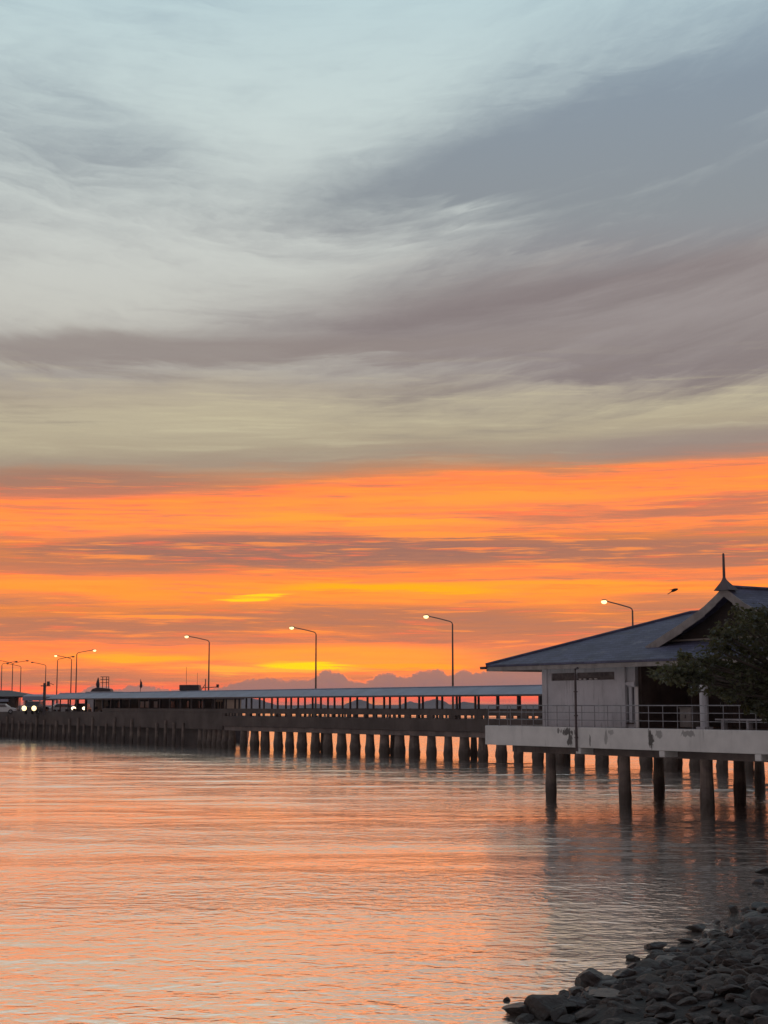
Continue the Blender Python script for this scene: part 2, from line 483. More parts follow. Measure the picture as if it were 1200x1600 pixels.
# ---------------------------------------------------------------- mesh helpers
class MB:
    def __init__(s):
        s.v, s.f = [], []

    def add(s, vs, fs):
        o = len(s.v)
        s.v += [Vector(v) for v in vs]
        s.f += [tuple(i + o for i in f) for f in fs]
        return s

    def box(s, a, b):
        (x0, y0, z0), (x1, y1, z1) = a, b
        return s.add([(x0, y0, z0), (x1, y0, z0), (x1, y1, z0), (x0, y1, z0), (x0, y0, z1), (x1, y0, z1), (x1, y1, z1), (x0, y1, z1)],
                     [(3, 2, 1, 0), (4, 5, 6, 7), (0, 1, 5, 4), (1, 2, 6, 5), (2, 3, 7, 6), (3, 0, 4, 7)])

    def hexa(s, p):
        return s.add(p, [(3, 2, 1, 0), (4, 5, 6, 7), (0, 1, 5, 4), (1, 2, 6, 5), (2, 3, 7, 6), (3, 0, 4, 7)])

    def tube(s, pts, rad, n=8, cap=True):
        pts = [Vector(p) for p in pts]
        rr = rad if isinstance(rad, (list, tuple)) else [rad] * len(pts)
        o = len(s.v)
        up = Vector((0.13, 0.21, 1)).normalized()
        for i, p in enumerate(pts):
            t = (pts[min(i + 1, len(pts) - 1)] - pts[max(i - 1, 0)]).normalized()
            a = t.cross(up)
            if a.length < 0.2:
                a = t.cross(Vector((1, 0.1, 0)))
            a.normalize()
            b = t.cross(a)
            for k in range(n):
                q = 2 * math.pi * k / n
                s.v.append(p + (a * math.cos(q) + b * math.sin(q)) * rr[i])
        for i in range(len(pts) - 1):
            for k in range(n):
                k2 = (k + 1) % n
                s.f.append((o + i * n + k, o + i * n + k2, o + (i + 1) * n + k2, o + (i + 1) * n + k))
        if cap:
            s.f.append(tuple(o + k for k in reversed(range(n))))
            s.f.append(tuple(o + (len(pts) - 1) * n + k for k in range(n)))
        return s

    def prism(s, poly, y0, y1):
        """poly of (x, z) swept along y"""
        n = len(poly)
        vs = [(x, y0, z) for x, z in poly] + [(x, y1, z) for x, z in poly]
        fs = [tuple(range(n)), tuple(reversed(range(n, 2 * n)))]
        fs += [(i, i + n, (i + 1) % n + n, (i + 1) % n) for i in range(n)]
        return s.add(vs, fs)

    def ball(s, c, r, sz=(1, 1, 1), u=10, v=7):
        o = len(s.v)
        c = Vector(c)
        for i in range(v + 1):
            p = math.pi * i / v
            for k in range(u):
                q = 2 * math.pi * k / u
                s.v.append(c + Vector((math.sin(p) * math.cos(q) * sz[0], math.sin(p) * math.sin(q) * sz[1], math.cos(p) * sz[2])) * r)
        for i in range(v):
            for k in range(u):
                k2 = (k + 1) % u
                s.f.append((o + i * u + k, o + (i + 1) * u + k, o + (i + 1) * u + k2, o + i * u + k2))
        return s

    def build(s, name, m, parent=None, smooth=False, bevel=0.0):
        me = bpy.data.meshes.new(name)
        me.from_pydata([tuple(v) for v in s.v], [], s.f)
        bm = bmesh.new()
        bm.from_mesh(me)
        bmesh.ops.remove_doubles(bm, verts=bm.verts, dist=1e-5)
        bmesh.ops.recalc_face_normals(bm, faces=bm.faces)
        bm.to_mesh(me)
        bm.free()
        if smooth:
            for p in me.polygons:
                p.use_smooth = True
        me.materials.append(m)
        o = bpy.data.objects.new(name, me)
        COL.objects.link(o)
        if parent is not None:
            o.parent = parent
        if bevel:
            b = o.modifiers.new('bevel', 'BEVEL')
            b.width = bevel
            b.segments = 2
            b.limit_method = 'ANGLE'
        return o


def tag(o, label=None, cat=None, group=None, kind=None):
    for k, v in (('label', label), ('category', cat), ('group', group), ('kind', kind)):
        if v:
            o[k] = v
    return o


def thing(name, label, cat, loc=(0, 0, 0), rz=0.0, group=None):
    o = bpy.data.objects.new(name, None)
    o.empty_display_size = 0.5
    COL.objects.link(o)
    o.location = loc
    o.rotation_euler = (0, 0, rz)
    return tag(o, label, cat, group)


def copy_tree(o, parent=None):
    c = o.copy()
    COL.objects.link(c)
    if parent is not None:
        c.parent = parent
    for ch in list(o.children):
        copy_tree(ch, c)
    return c


# ---------------------------------------------------------------- frames of the two big structures
HL = Vector((5.05, 76.0, 0))                     # front corner of the stilt platform
HA = math.atan2(-0.8373, 0.5467)
hd, hn = Vector((0.5467, -0.8373, 0)), Vector((0.8373, 0.5467, 0))
PA = Vector((12.12, 118.7, 0))                   # a point on the pier's near edge
pd = Vector((0.5575, -0.8302, 0))
pm = Vector((0.8302, 0.5575, 0))
PANG = math.atan2(pd.y, pd.x)


def along(x, off, o, d, n):
    """distance along a line (o, d) set back by off where it crosses the photo column x"""
    u = (x - 600) / F / math.cos(PITCH)
    b = o + n * off
    return (u * b.y - b.x) / (d.x - u * d.y)


def hs(x, n=0.0): return along(x, n, HL, hd, hn)
def ps(x, w=0.0): return along(x, w, PA, pd, pm)


# ---------------------------------------------------------------- water
def water():
    m = bpy.data.materials.new('sea_water')
    m.use_nodes = True
    t = m.node_tree
    X.nt = t
    b = t.nodes['Principled BSDF']
    b.inputs['Base Color'].default_value = (0.98, 0.92, 0.84, 1)
    b.inputs['Metallic'].default_value = 0.94
    b.inputs["Roughness"].default_value = 0.12
    b.inputs['IOR'].default_value = 2.4
    tcn = t.nodes.new('ShaderNodeTexCoord')
    sp = t.nodes.new('ShaderNodeSeparateXYZ')
    t.links.new(tcn.outputs['Object'], sp.inputs[0])
    x, y, z = (X(o) for o in sp.outputs)
    n1 = noise(vec(x * 1.9, y * 2.1 + x * 0.15), 1.0, 2.0, 0.5, 0.4)
    n2 = noise(vec(x * 3.8, y * 5.6 - x * 0.5, 4.0), 1.0, 2.0, 0.55, 0.3)
    n3 = noise(vec(x * 0.34 + y * 0.05, y * 0.42, 8.0), 1.0, 2.0, 0.5)
    calm = sm(0.35, 0.65, noise(vec(x * 0.035, y * 0.06, 2.0), 1.0, 2.0, 0.5))
    sw = noise(vec(x * 0.022 + y * 0.006, y * 0.36 - x * 0.02, 6.0), 1.0, 2.0, 0.45)
    sw2 = noise(vec(x * 0.10 + y * 0.03, y * 1.1 - x * 0.02, 16.0), 1.0, 2.0, 0.5)
    zone = sm(66.0, 84.0, y) * sm(175.0, 112.0, y)
    far = sm(160.0, 60.0, y)
    h = n1 * 0.044 * (0.45 + calm * 0.7) + n2 * 0.016 * (0.4 + calm * 0.7) + n3 * 0.04 + sw * zone * 0.15 + sw2 * zone * 0.05
    bn = t.nodes.new('ShaderNodeBump')
    bn.inputs['Strength'].default_value = 1.0
    bn.inputs['Distance'].default_value = 1.0
    t.links.new(h.s, bn.inputs['Height'])
    t.links.new(bn.outputs[0], b.inputs['Normal'])
    q = MB()
    xs = [-62 + 0.7 * i for i in range(153)]
    ys, yy = [], 16.0
    while yy < 205:
        ys.append(yy)
        yy += 0.22 if yy < 130 else 0.4
    W = len(xs)

    def sst(a, b, v):
        t_ = min(1, max(0, (v - a) / (b - a)))
        return t_ * t_ * (3 - 2 * t_)
    for y_ in ys:
        zn = (0.75 * sst(34, 52, y_) + 0.25 * sst(70, 92, y_)) * (1 - 0.55 * sst(112, 150, y_))
        fy = sst(16, 19, y_) * (1 - sst(185, 203, y_))
        for x_ in xs:
            f_ = fy * sst(-62, -56, x_) * (1 - sst(38, 43.5, x_))
            wp = mnoise.noise(Vector((x_ * 0.035, y_ * 0.05, 3.0)))
            wk_ = math.sin((y_ - 0.10 * x_ + wp * 5.0) * 2 * math.pi / 6.2) * (0.55 + 0.45 * mnoise.noise(Vector((x_ * 0.02, y_ * 0.1, 9.0))))
            ch = mnoise.noise(Vector((x_ * 0.26 + y_ * 0.05, y_ * 0.62, 1.0)))
            ch2 = mnoise.noise(Vector((x_ * 0.62, y_ * 1.35, 5.0)))
            sl = mnoise.noise(Vector((x_ * 0.05, y_ * 0.16, 7.0)))
            z_ = f_ * (zn * 0.042 * wk_ + ch * (0.010 + 0.036 * zn) + ch2 * (0.009 + 0.019 * zn) + sl * 0.05)
            q.v.append(Vector((x_, y_, z_)))
    for i in range(len(ys) - 1):
        for k in range(W - 1):
            q.f.append((i * W + k, i * W + k + 1, (i + 1) * W + k + 1, (i + 1) * W + k))
    xa, xb, ya, yb = xs[0], xs[-1], ys[0], ys[-1]
    for (x0, x1, y0, y1) in ((-4000, 4000, -60, ya), (-4000, 4000, yb, 6500), (-4000, xa, ya, yb), (xb, 4000, ya, yb)):
        q.add([(x0, y0, 0), (x1, y0, 0), (x1, y1, 0), (x0, y1, 0)], [(0, 1, 2, 3)])
    o = q.build('water', m, smooth=True)
    o.location.z = SEA
    tag(o, 'calm rippled sea reflecting the orange sunset', 'water', kind='structure')


water()

# ---------------------------------------------------------------- shore
def on_water(x, y):
    d = ray(x, y)
    k = (SEA - EYE) / d.z
    return Vector((0, 0, EYE)) + d * k


S0, S1 = on_water(890, 1562), on_water(1205, 1424)
sdv = (S1 - S0).normalized()
sn = Vector((sdv.y, -sdv.x, 0))                  # towards land


def shore_z(d):
    """height of the bank d metres inland"""
    if d < 7.5:
        return SEA + d * 0.22
    return min(3.28, SEA + 1.65 + (d - 7.5) * 0.6)


def bend(a):
    return min(2.0, max(0.0, -1.6 - a) * 0.6) - min(7.0, max(0.0, a - 11.5) * 0.11)


def shore():
    q = MB()
    la = [-42 + 0.8 * i for i in range(130)]
    dd = [-4, -2.5, -1.5, -0.9, -0.4] + [0.35 * i for i in range(24)] + [8.6, 9.5, 12, 18, 30, 60, 160]
    W = len(dd)
    for a in la:
        for d in dd:
            p = S0 + sdv * a + sn * (d + bend(a))
            nz = mnoise.fractal(Vector((p.x * 0.9, p.y * 0.9, 0.3)), 1.0, 2.0, 4)
            wig = mnoise.noise(Vector((a * 0.35, 2.0, 0)))
            z = shore_z(d) + (nz * 0.13 + wig * 0.12 if d < 8.2 else nz * 0.03)
            q.v.append(Vector((p.x, p.y, z)))
    for i in range(len(la) - 1):
        for k in range(W - 1):
            q.f.append((i * W + k, i * W + k + 1, (i + 1) * W + k + 1, (i + 1) * W + k))
    o = q.build('shore_ground', M['shore'], smooth=True)
    tag(o, 'dark muddy rubble bank sloping down to the sea', 'shore', kind='structure')


shore()


def rock_mesh(name, seed, m, flat=0.7, cuts=11):
    r = random.Random(seed)
    bm = bmesh.new()
    bmesh.ops.create_icosphere(bm, subdivisions=3, radius=1.0)
    planes = []
    for i in range(cuts):
        d = Vector((r.gauss(0, 1), r.gauss(0, 1), r.gauss(0, 0.8))).normalized()
        planes.append((d, r.uniform(0.45, 0.78)))
    off = Vector((r.uniform(0, 50), r.uniform(0, 50), 0))
    for v in bm.verts:
        p = v.co.copy()
        for d, h in planes:
            e = p.dot(d) - h
            if e > 0:
                p -= d * e * 0.96
        p += v.co * mnoise.fractal(p * 2.3 + off, 1.0, 2.0, 4) * 0.09
        p.z *= flat
        v.co = p
    me = bpy.data.meshes.new(name)
    bm.to_mesh(me)
    bm.free()
    me.materials.append(m)
    return me


ROCKS = [rock_mesh('boulder', 20 + i, M['rock'], 0.62 + 0.07 * (i % 4)) for i in range(5)]
WROCKS = [rock_mesh('boulder', 40 + i, M['rock_wet'], 0.55 + 0.08 * (i % 4)) for i in range(5)]
STONES = [rock_mesh('revetment_stone', 60 + i, M['stone'], 0.45 + 0.06 * (i % 4), 9) for i in range(7)]


def put_rock(name, me, p, size, label, cat, group, rz=None, stretch=(1, 1, 1)):
    o = bpy.data.objects.new(name, me)
    COL.objects.link(o)
    o.location = p
    o.scale = (size * stretch[0], size * stretch[1], size * stretch[2])
    o.rotation_euler = (rnd.uniform(-.25, .25), rnd.uniform(-.25, .25), rnd.uniform(0, 6.28) if rz is None else rz)
    return tag(o, label, cat, group)


# single boulders standing clear at the waterline: photo column, photo row of the foot, width in photo pixels
G1 = 'boulders along the waterline'
singles = [
    (812, 1584, 56, 1, 'dark wet boulder at the left tip of the rocky shore', (1, 0.9, 0.95)),
    (855, 1590, 82, 0, 'large pale grey angular boulder second from the shore tip', (1.0, 0.8, 0.85)),
    (791, 1563, 13, 1, 'tiny dark stone left of the tip boulder in the water', (1, 1, 0.8)),
    (929, 1546, 62, 1, 'big dark saddle topped boulder standing clear of the bank', (1, 0.85, 0.95)),
    (892, 1552, 15, 1, 'small dark stone in the gap between the two big boulder groups', (1, 1, 0.6)),
    (992, 1500, 25, 0, 'grey rounded stone alone in the water off the bank', (1, 1, 0.9)),
    (1023, 1482, 40, 1, 'flat dark slab of rock lying in the shallows', (1, 0.7, 0.5)),
    (1020, 1500, 34, 0, 'brownish boulder beneath the flat slab', (1, 1, 0.9)),
    (1056, 1490, 26, 1, 'blunt dark boulder right of the flat slab', (1, 1, 0.8)),
    (1075, 1472, 32, 1, 'thin flat dark rock awash beyond the slab', (1, 0.7, 0.35)),
    (1089, 1453, 36, 1, 'lone dark peaked rock surrounded by water', (1, 0.7, 0.7)),
    (1121, 1442, 14, 1, 'small reddish stone past the lone peaked rock', (1, 1, 0.7)),
    (1135, 1449, 9, 1, 'very small pebble in the shallows near the bank', (1, 1, 0.7)),
    (1145, 1426, 21, 1, 'upright dark stone leftmost of the far row', (1, 1, 1.1)),
    (1166, 1424, 26, 1, 'dark boulder in the middle of the far row', (1, 1, 0.8)),
    (1190, 1420, 32, 1, 'dark broad boulder by the right edge in the far row', (1, 1, 0.9)),
    (1162, 1462, 36, 0, 'grey rounded boulder standing on the far bank', (1, 1, 1.0)),
    (1195, 1462, 44, 0, 'wide grey boulder beside the rounded one on the far bank', (1, 1, 1.0)),
    (1118, 1465, 24, 1, 'low dark rock at the foot of the far bank', (1, 1, 0.6)),
    (1188, 1381, 22, 1, 'round dark rock alone farther up the shore by the picture edge', (1, 1, 0.9)),
    (1192, 1362, 24, 1, 'farthest dark rock on the shore under the platform', (1, 1, 0.8)),
    (1172, 1398, 9, 1, 'small stone between the far row and the farthest rocks', (1, 1, 0.8)),
    (925, 1562, 44, 1, 'low brown rock in front of the saddle topped boulder', (1, 1, 0.6)),
    (975, 1540, 50, 1, 'brown wet boulder on the bank right of the saddle topped one', (1, 0.9, 0.7)),
    (1015, 1528, 56, 0, 'mossy brown boulder halfway along the bank edge', (1, 1, 0.6)),
    (955, 1585, 66, 1, 'broad dark rock near the bottom of the bank edge', (1, 1, 0.5)),
]
for i, (px, py, w, wet, lab, st) in enumerate(singles):
    p = on_water(px, py)
    D = p.y
    size = w * D / F * 0.58
    me = (WROCKS if wet else ROCKS)[i % 5]
    d = (p - S0).dot(sn) - bend((p - S0).dot(sdv))
    p.z = (shore_z(d) if d > 0 else SEA) + size * 0.12
    put_rock('boulder', me, p, size, lab, 'rock', G1, stretch=st)

# heaped rocks at the foot of the bank and set stones up its face
G2, G3 = 'wet rocks heaped at the foot of the bank', 'stones of the sloping sea bank'
L2, L3 = 'wet dark rock heaped along the waterline of the bank', 'grey brown stone set in the face of the sloping sea bank'
for i in range(95):
    a = rnd.uniform(-1.8, 24)
    d = rnd.uniform(-0.2, 0.8)
    p = S0 + sdv * a + sn * (d + bend(a))
    s = rnd.uniform(0.08, 0.21) * (1.3 if rnd.random() < 0.2 else 1)
    p.z = shore_z(max(d, 0)) + s * 0.15
    put_rock('waterline_rock', rnd.choice(WROCKS + ROCKS[:2]), p, s, L2, 'rock', G2, stretch=(1, 0.8, 0.8))
k = 0
cells = []
for i in range(92):
    for j in range(26):
        a, d = -14 + i * 0.38 + (j % 2) * 0.18, 0.55 + j * 0.345
        p = S0 + sdv * a + sn * (d + bend(a))
        p += sdv * rnd.uniform(-.1, .1) + sn * rnd.uniform(-.08, .08)
        z = shore_z(d)
        u = p.x / p.y
        if u < 0.262 and p.y > 8 and (EYE - z - 0.15) / p.y < 0.207:
            cells.append((p.y, p, z))
cells.sort(key=lambda c: c[0])
print('stones', len(cells))
for i in range(16):                                  # larger broken boulders among the heap
    a = -1.0 + i * 0.85 + rnd.uniform(-.3, .3)
    d = rnd.uniform(0.0, 0.7)
    p = S0 + sdv * a + sn * (d + bend(a))
    s = rnd.uniform(0.24, 0.40)
    p.z = shore_z(d) + s * 0.1
    put_rock('waterline_rock', rnd.choice(WROCKS), p, s, L2, 'rock', G2, stretch=(1, 0.85, 0.75))
for Y, p, z in sorted(cells, key=lambda c: c[0])[:292]:
    s = rnd.uniform(0.13, 0.27)
    p.z = z + s * 0.1
    put_rock('revetment_stone', rnd.choice(STONES), p, s, L3, 'stone', G3, stretch=(1.0, 0.75, 0.75))

# ---------------------------------------------------------------- stilt platform
plat = thing('stilt_platform', 'white painted concrete platform on dark piles under the blue roofed house', 'platform', HL, HA)
ZT, ZB = 3.80, 2.86
SR = 28.0
q = MB()
q.box((0, 0.0, ZB), (SR, 0.28, ZT))
q.box((0, 0.28, ZB), (0.28, 14.9, ZT))
for x_ in (897, 1025, 1172):
    s_ = hs(x_)
    q.box((s_ - 0.17, 0.004, ZB - 0.27), (s_ + 0.17, 0.9, ZB - 0.003))
q.build('edge_beam', M['fascia'], plat, bevel=0.03)
q = MB()
q.box((0.28, 0.28, 3.45), (SR, 14.9, 3.78))
q.build('deck_slab', M['dark_concrete'], plat)
for n_ in (1.0, 7.8, 14.3):
    q = MB()
    q.box((1.2, n_ - 0.22, 2.52), (SR, n_ + 0.22, 3.44))
    q.build('cross_beam', M['dark_concrete'], plat, bevel=0.02)


def pile(mb, x, y, r, ztop, seed, bulge=0.16, sides=12):
    rr = random.Random(seed)
    zs = [-1.2, -0.2, 0.15, 0.4, 0.7, 1.0, 1.3, 1.6, 2.0, ztop]
    o = len(mb.v)
    for z in zs:
        g = bulge * math.exp(-((z - 0.75) / 0.55) ** 2)
        for k in range(sides):
            a = 2 * math.pi * k / sides
            q_ = r * (1 + (g + 0.05) * (0.6 + rr.random() * 0.8) * (1 if z < 1.9 else 0.12))
            mb.v.append(Vector((x + q_ * math.cos(a), y + q_ * math.sin(a), z)))
    for i in range(len(zs) - 1):
        for k in range(sides):
            k2 = (k + 1) % sides
            mb.f.append((o + i * sides + k, o + i * sides + k2, o + (i + 1) * sides + k2, o + (i + 1) * sides + k))
    mb.f.append(tuple(o + (len(zs) - 1) * sides + k for k in range(sides)))


for i, (x_, n_, r_) in enumerate(((855, 1.0, 0.235), (968, 1.0, 0.25), (1093, 1.0, 0.27), (1232, 1.0, 0.27), (1020, 7.8, 0.25), (1143, 7.8, 0.26), (1174, 14.3, 0.25), (1290, 7.8, 0.26))):
    q = MB()
    pile(q, hs(x_, n_), n_, r_, 2.53, i, 0.10, 14)
    q.build('pile', M['pile'], plat)

# railing round the platform
rl = thing('deck_railing', 'grey tubular metal railing along the edge of the white platform', 'railing', HL, HA)
q = MB()
for z_, r_ in ((4.79, 0.026), (4.47, 0.017), (4.12, 0.017)):
    q.tube([(0.12, 0.14, z_), (SR, 0.14, z_)], r_, 8)
    q.tube([(0.12, 0.14, z_), (0.12, 14.7, z_)], r_, 8)
q.build('rail', M['rail'], rl)
s_ = 0.12
i = 0
while s_ < 19.5:
    q = MB()
    q.tube([(s_, 0.14, ZT - 0.01), (s_, 0.14, 4.785)], 0.019, 8)
    q.box((s_ - 0.05, 0.09, ZT - 0.002), (s_ + 0.05, 0.19, ZT + 0.015))
    q.build('post', M['rail'], rl)
    s_ += 0.89
for k_ in range(1, 13):
    q = MB()
    q.tube([(0.12, 0.14 + k_ * 1.2, ZT - 0.01), (0.12, 0.14 + k_ * 1.2, 4.785)], 0.019, 8)
    q.build('post', M['rail'], rl)

# ---------------------------------------------------------------- the house on the platform
hs_ = thing('stilt_house', 'white walled house with blue grey tiled hip roof and spire', 'house', HL, HA)
WN = 1.3
sw0, sw1 = hs(846, WN), hs(962, WN)
spil = hs(969, WN - 0.12)
swin = hs(991.5, WN)
v0, v1 = hs(858, WN), hs(955, WN)
vz0, vz1 = 5.98, 6.34
ZW = 3.79
q = MB()                                           # front wall left open where the ventilation strip is
q.box((sw0, WN, ZW), (sw1, WN + 0.2, vz0))
q.box((sw0, WN, vz1), (sw1, WN + 0.2, 6.62))
q.box((sw0, WN, vz0), (v0, WN + 0.2, vz1))
q.box((v1, WN, vz0), (sw1, WN + 0.2, vz1))
q.box((sw0, WN + 0.2, ZW), (sw0 + 0.2, 9.0, 6.62))     # left side wall
q.build('wall', M['white_wall'], hs_)
q = MB()
q.box((sw0 - 0.06, WN - 0.07, ZW), (sw0 + 0.30, WN + 0.19, 6.615))
q.build('pilaster', M['white_wall'], hs_, bevel=0.015)
q = MB()
q.box((sw1 - 0.02, WN - 0.14, ZW), (spil + 0.1, WN + 0.19, 6.615))
q.build('pilaster', M['white_wall'], hs_, bevel=0.015)
# ventilation strip
fr = MB()
fr.box((v0, WN + 0.06, vz0), (v1, WN + 0.16, vz1))
M['vent'] = mat('vent_mesh', (0.15, 0.125, 0.12), 0.8, 0.4, 4.0)
vent = fr.build('vent_strip', M['vent'], hs_)
smid = hs(896, WN)
q = MB()
q.box((v0 - 0.03, WN - 0.025, vz0 - 0.05), (v1 + 0.03, WN + 0.055, vz0))
q.box((smid - 0.05, WN - 0.02, vz0), (smid + 0.05, WN + 0.058, vz1))
q.build('frame', M['white_wall'], vent)
q = MB()
for x_ in (902, 909, 918, 926):
    s_ = hs(x_, WN)
    q.box((s_ - 0.09, WN + 0.0, vz0 + 0.02), (s_ + 0.09, WN + 0.059, vz0 + 0.075))
q.build('sky_speck', M['car_white'], vent)  # white blocks stand in for specks of bright sky seen through the vent
# window beside the pilaster
q = MB()
a0, a1 = spil + 0.1, swin
zb, zt = 4.02, 5.62
o1, o2 = hs(972.5, WN), hs(976.5, WN)
o3, o4 = hs(981, WN), hs(985, WN)
q.box((a0, WN, ZW), (a1 - 0.2, WN + 0.18, zb))
q.box((a0, WN, zt), (a1 - 0.2, WN + 0.18, 6.615))
for (b0, b1) in ((a0, o1), (o2, o3), (o4, a1 - 0.2)):
    q.box((b0, WN, zb), (b1, WN + 0.18, zt))
q.build('wall', M['white_wall'], hs_)
q = MB()
q.box((o1, WN + 0.10, zb), (o2, WN + 0.14, zt))
q.box((o3, WN + 0.10, zb), (o4, WN + 0.14, zt))
wn = q.build('window', M['glass'], hs_)
q = MB()
q.box((o1 - 0.1, WN - 0.09, zb - 0.05), (o4 + 0.05, WN - 0.002, zb))
q.build('sill', M['dark_wood'], wn)
q = MB()
q.hexa([(o1 - 0.15, WN - 0.02, zt + 0.12), (a1 + 0.2, WN - 0.45, zt + 0.02), (a1 + 0.2, WN - 0.40, zt + 0.02), (o1 - 0.15, WN, zt + 0.12),
        (o1 - 0.15, WN - 0.02, zt + 0.2), (a1 + 0.2, WN - 0.45, zt + 0.24), (a1 + 0.2, WN - 0.40, zt + 0.24), (o1 - 0.15, WN, zt + 0.2)])
q.build('hood', M['white_wall'], wn)
q = MB()
q.box((hs(986.5, WN - 0.05), WN - 0.05, ZW), (swin + 0.02, WN + 0.0, zt + 0.02))
q.build('window_frame', M['car_white'], wn)
# veranda: boarded back wall, columns
q = MB()
q.box((swin, 4.6, ZW), (SR, 4.75, 6.62))
q.box((swin - 0.2, WN + 0.2, ZW), (swin, 4.57, 6.615))   # wall towards the veranda
k_ = 0
s_ = swin + 0.1
while s_ < SR:
    q.box((s_, 4.575, ZW + 0.05), (s_ + 0.28, 4.6, 6.6))
    s_ += 0.31
q.build('back_wall', M['brown_wood'], hs_)
for s_ in (swin + 1.1, swin + 3.2):
    dd_ = MB()
    dd_.box((s_, 4.52, ZW), (s_ + 0.95, 4.572, 5.85))
    dr = dd_.build('door', M['dark_wood'], hs_)
    q = MB()
    q.tube([(s_ + 0.82, 4.50, 4.7), (s_ + 0.82, 4.50, 4.95)], 0.02, 6)
    q.build('handle', M['rail'], dr)
for x_ in (1092, 1222):
    q = MB()
    s_ = hs(x_, 0.75)
    q.tube([(s_, 0.75, ZW), (s_, 0.75, 6.6)], 0.185, 20)
    q.box((s_ - 0.25, 0.5, ZW - 0.002), (s_ + 0.25, 1.0, ZW + 0.1))
    q.build('column', M['white_wall'], hs_, smooth=False)
# drain pipe down the front
q = MB()
s_ = hs(896, 0.0)
q.tube([(s_, 0.12, 6.52), (s_, -0.05, 6.46), (s_, -0.05, 6.2), (s_, -0.05, 2.9), (s_ + 0.02, -0.05, 2.7)], 0.055, 10)
for z_ in (5.4, 4.3, 3.3):
    q.box((s_ - 0.08, -0.1, z_), (s_ + 0.08, 0.01, z_ + 0.05))
q.build('drainpipe', M['pipe'], hs_)

# main hip roof
E0, E1, N0, N1, ZE, TP = -0.15, 29.35, 0.2, 14.6, 6.80, 0.348
NM = (N0 + N1) / 2
RZ = ZE + (NM - N0) * TP
ra, rb = E0 + (NM - N0), E1 - (NM - N0)
q = MB()
vs = [(E0, N0, ZE), (E1, N0, ZE), (E1, N1, ZE), (E0, N1, ZE), (ra, NM, RZ), (rb, NM, RZ),
      (E0, N0, ZE - 0.1), (E1, N0, ZE - 0.1), (E1, N1, ZE - 0.1), (E0, N1, ZE - 0.1)]
q.add(vs, [(0, 1, 5, 4), (1, 2, 5), (2, 3, 4, 5), (3, 0, 4), (0, 6, 7, 1), (1, 7, 8, 2), (2, 8, 9, 3), (3, 9, 6, 0), (9, 8, 7, 6)])
roof = q.build('roof', M['roof_tile'], hs_)
q = MB()                                            # ridge and hip caps
q.tube([(E0, N0, ZE + 0.02), (ra, NM, RZ + 0.03), (rb, NM, RZ + 0.03), (E1, N0, ZE + 0.02)], 0.09, 8)
q.tube([(E0, N1, ZE + 0.02), (ra, NM, RZ + 0.03)], 0.09, 8)
q.build('ridge_cap', M['roof_tile'], roof)
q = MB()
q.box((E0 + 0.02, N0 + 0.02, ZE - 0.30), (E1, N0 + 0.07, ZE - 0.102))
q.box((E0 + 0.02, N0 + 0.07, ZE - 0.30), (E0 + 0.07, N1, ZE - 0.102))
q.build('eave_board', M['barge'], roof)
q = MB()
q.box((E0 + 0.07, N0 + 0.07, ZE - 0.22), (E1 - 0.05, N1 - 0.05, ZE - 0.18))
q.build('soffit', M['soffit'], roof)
q = MB()                                            # gutter with its end sticking out past the corner
q.prism([(0, 0), (0.13, 0), (0.15, 0.13), (-0.02, 0.13)], 0, 0.4)
q.v = [Vector((E0 - 0.35 + v.y, N0 - 0.1 + v.x, ZE - 0.20 + v.z)) for v in q.v]
q.build('gutter', M['pipe'], roof)

# gable standing on the front slope, and its twin at the back
CS = 14.6
prof_g = [(0, 9.86), (0.5, 9.50), (1.2, 9.06), (2.6, 8.40), (4.95, 7.44)]
NB0, NB1 = 2.0, 12.8
for sg, nm in ((-1, 'gable_roof'), (1, 'gable_roof')):
    q = MB()
    for i in range(len(prof_g) - 1):
        (a, za), (b, zb_) = prof_g[i], prof_g[i + 1]
        q.hexa([(CS + sg * a, NB0, za - 0.13), (CS + sg * b, NB0, zb_ - 0.13), (CS + sg * b, NB1, zb_ - 0.13), (CS + sg * a, NB1, za - 0.13),
                (CS + sg * a, NB0, za), (CS + sg * b, NB0, zb_), (CS + sg * b, NB1, zb_), (CS + sg * a, NB1, za)])
    q.build(nm, M['roof_tile'], roof)
    q = MB()
    for i in range(len(prof_g) - 1):
        (a, za), (b, zb_) = prof_g[i], prof_g[i + 1]
        q.hexa([(CS + sg * a, NB0 - 0.06, za - 0.40), (CS + sg * b, NB0 - 0.06, zb_ - 0.36), (CS + sg * b, NB0 - 0.003, zb_ - 0.36), (CS + sg * a, NB0 - 0.003, za - 0.40),
                (CS + sg * a, NB0 - 0.06, za + 0.03), (CS + sg * b, NB0 - 0.06, zb_ + 0.03), (CS + sg * b, NB0 - 0.003, zb_ + 0.03), (CS + sg * a, NB0 - 0.003, za + 0.03)])
    q.build('barge_board', M['barge'], roof)
q = MB()
poly = [(CS - a, z - 0.135) for a, z in reversed(prof_g)] + [(CS + a, z - 0.135) for a, z in prof_g[1:]]
q.prism(poly, 2.75, 2.83)
q.prism(poly, 12.1, 12.18)
for i in range(9):
    z_ = 7.75 + 0.22 * i
    hw = 0.0
    for (a, za), (b, zb_) in zip(prof_g, prof_g[1:]):
        if zb_ <= z_ + 0.36 <= za:
            hw = a + (b - a) * (za - z_ - 0.36) / (za - zb_)
    if hw > 0.3:
        q.box((CS - hw, 2.715, z_), (CS + hw, 2.748, z_ + 0.19))
q.build('gable_wall', M['dark_wood'], roof)
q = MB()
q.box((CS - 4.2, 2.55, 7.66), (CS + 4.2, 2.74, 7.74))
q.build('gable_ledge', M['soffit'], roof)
q = MB()
q.tube([(CS, NB0, 9.89), (CS, NB1, 9.89)], 0.08, 8)
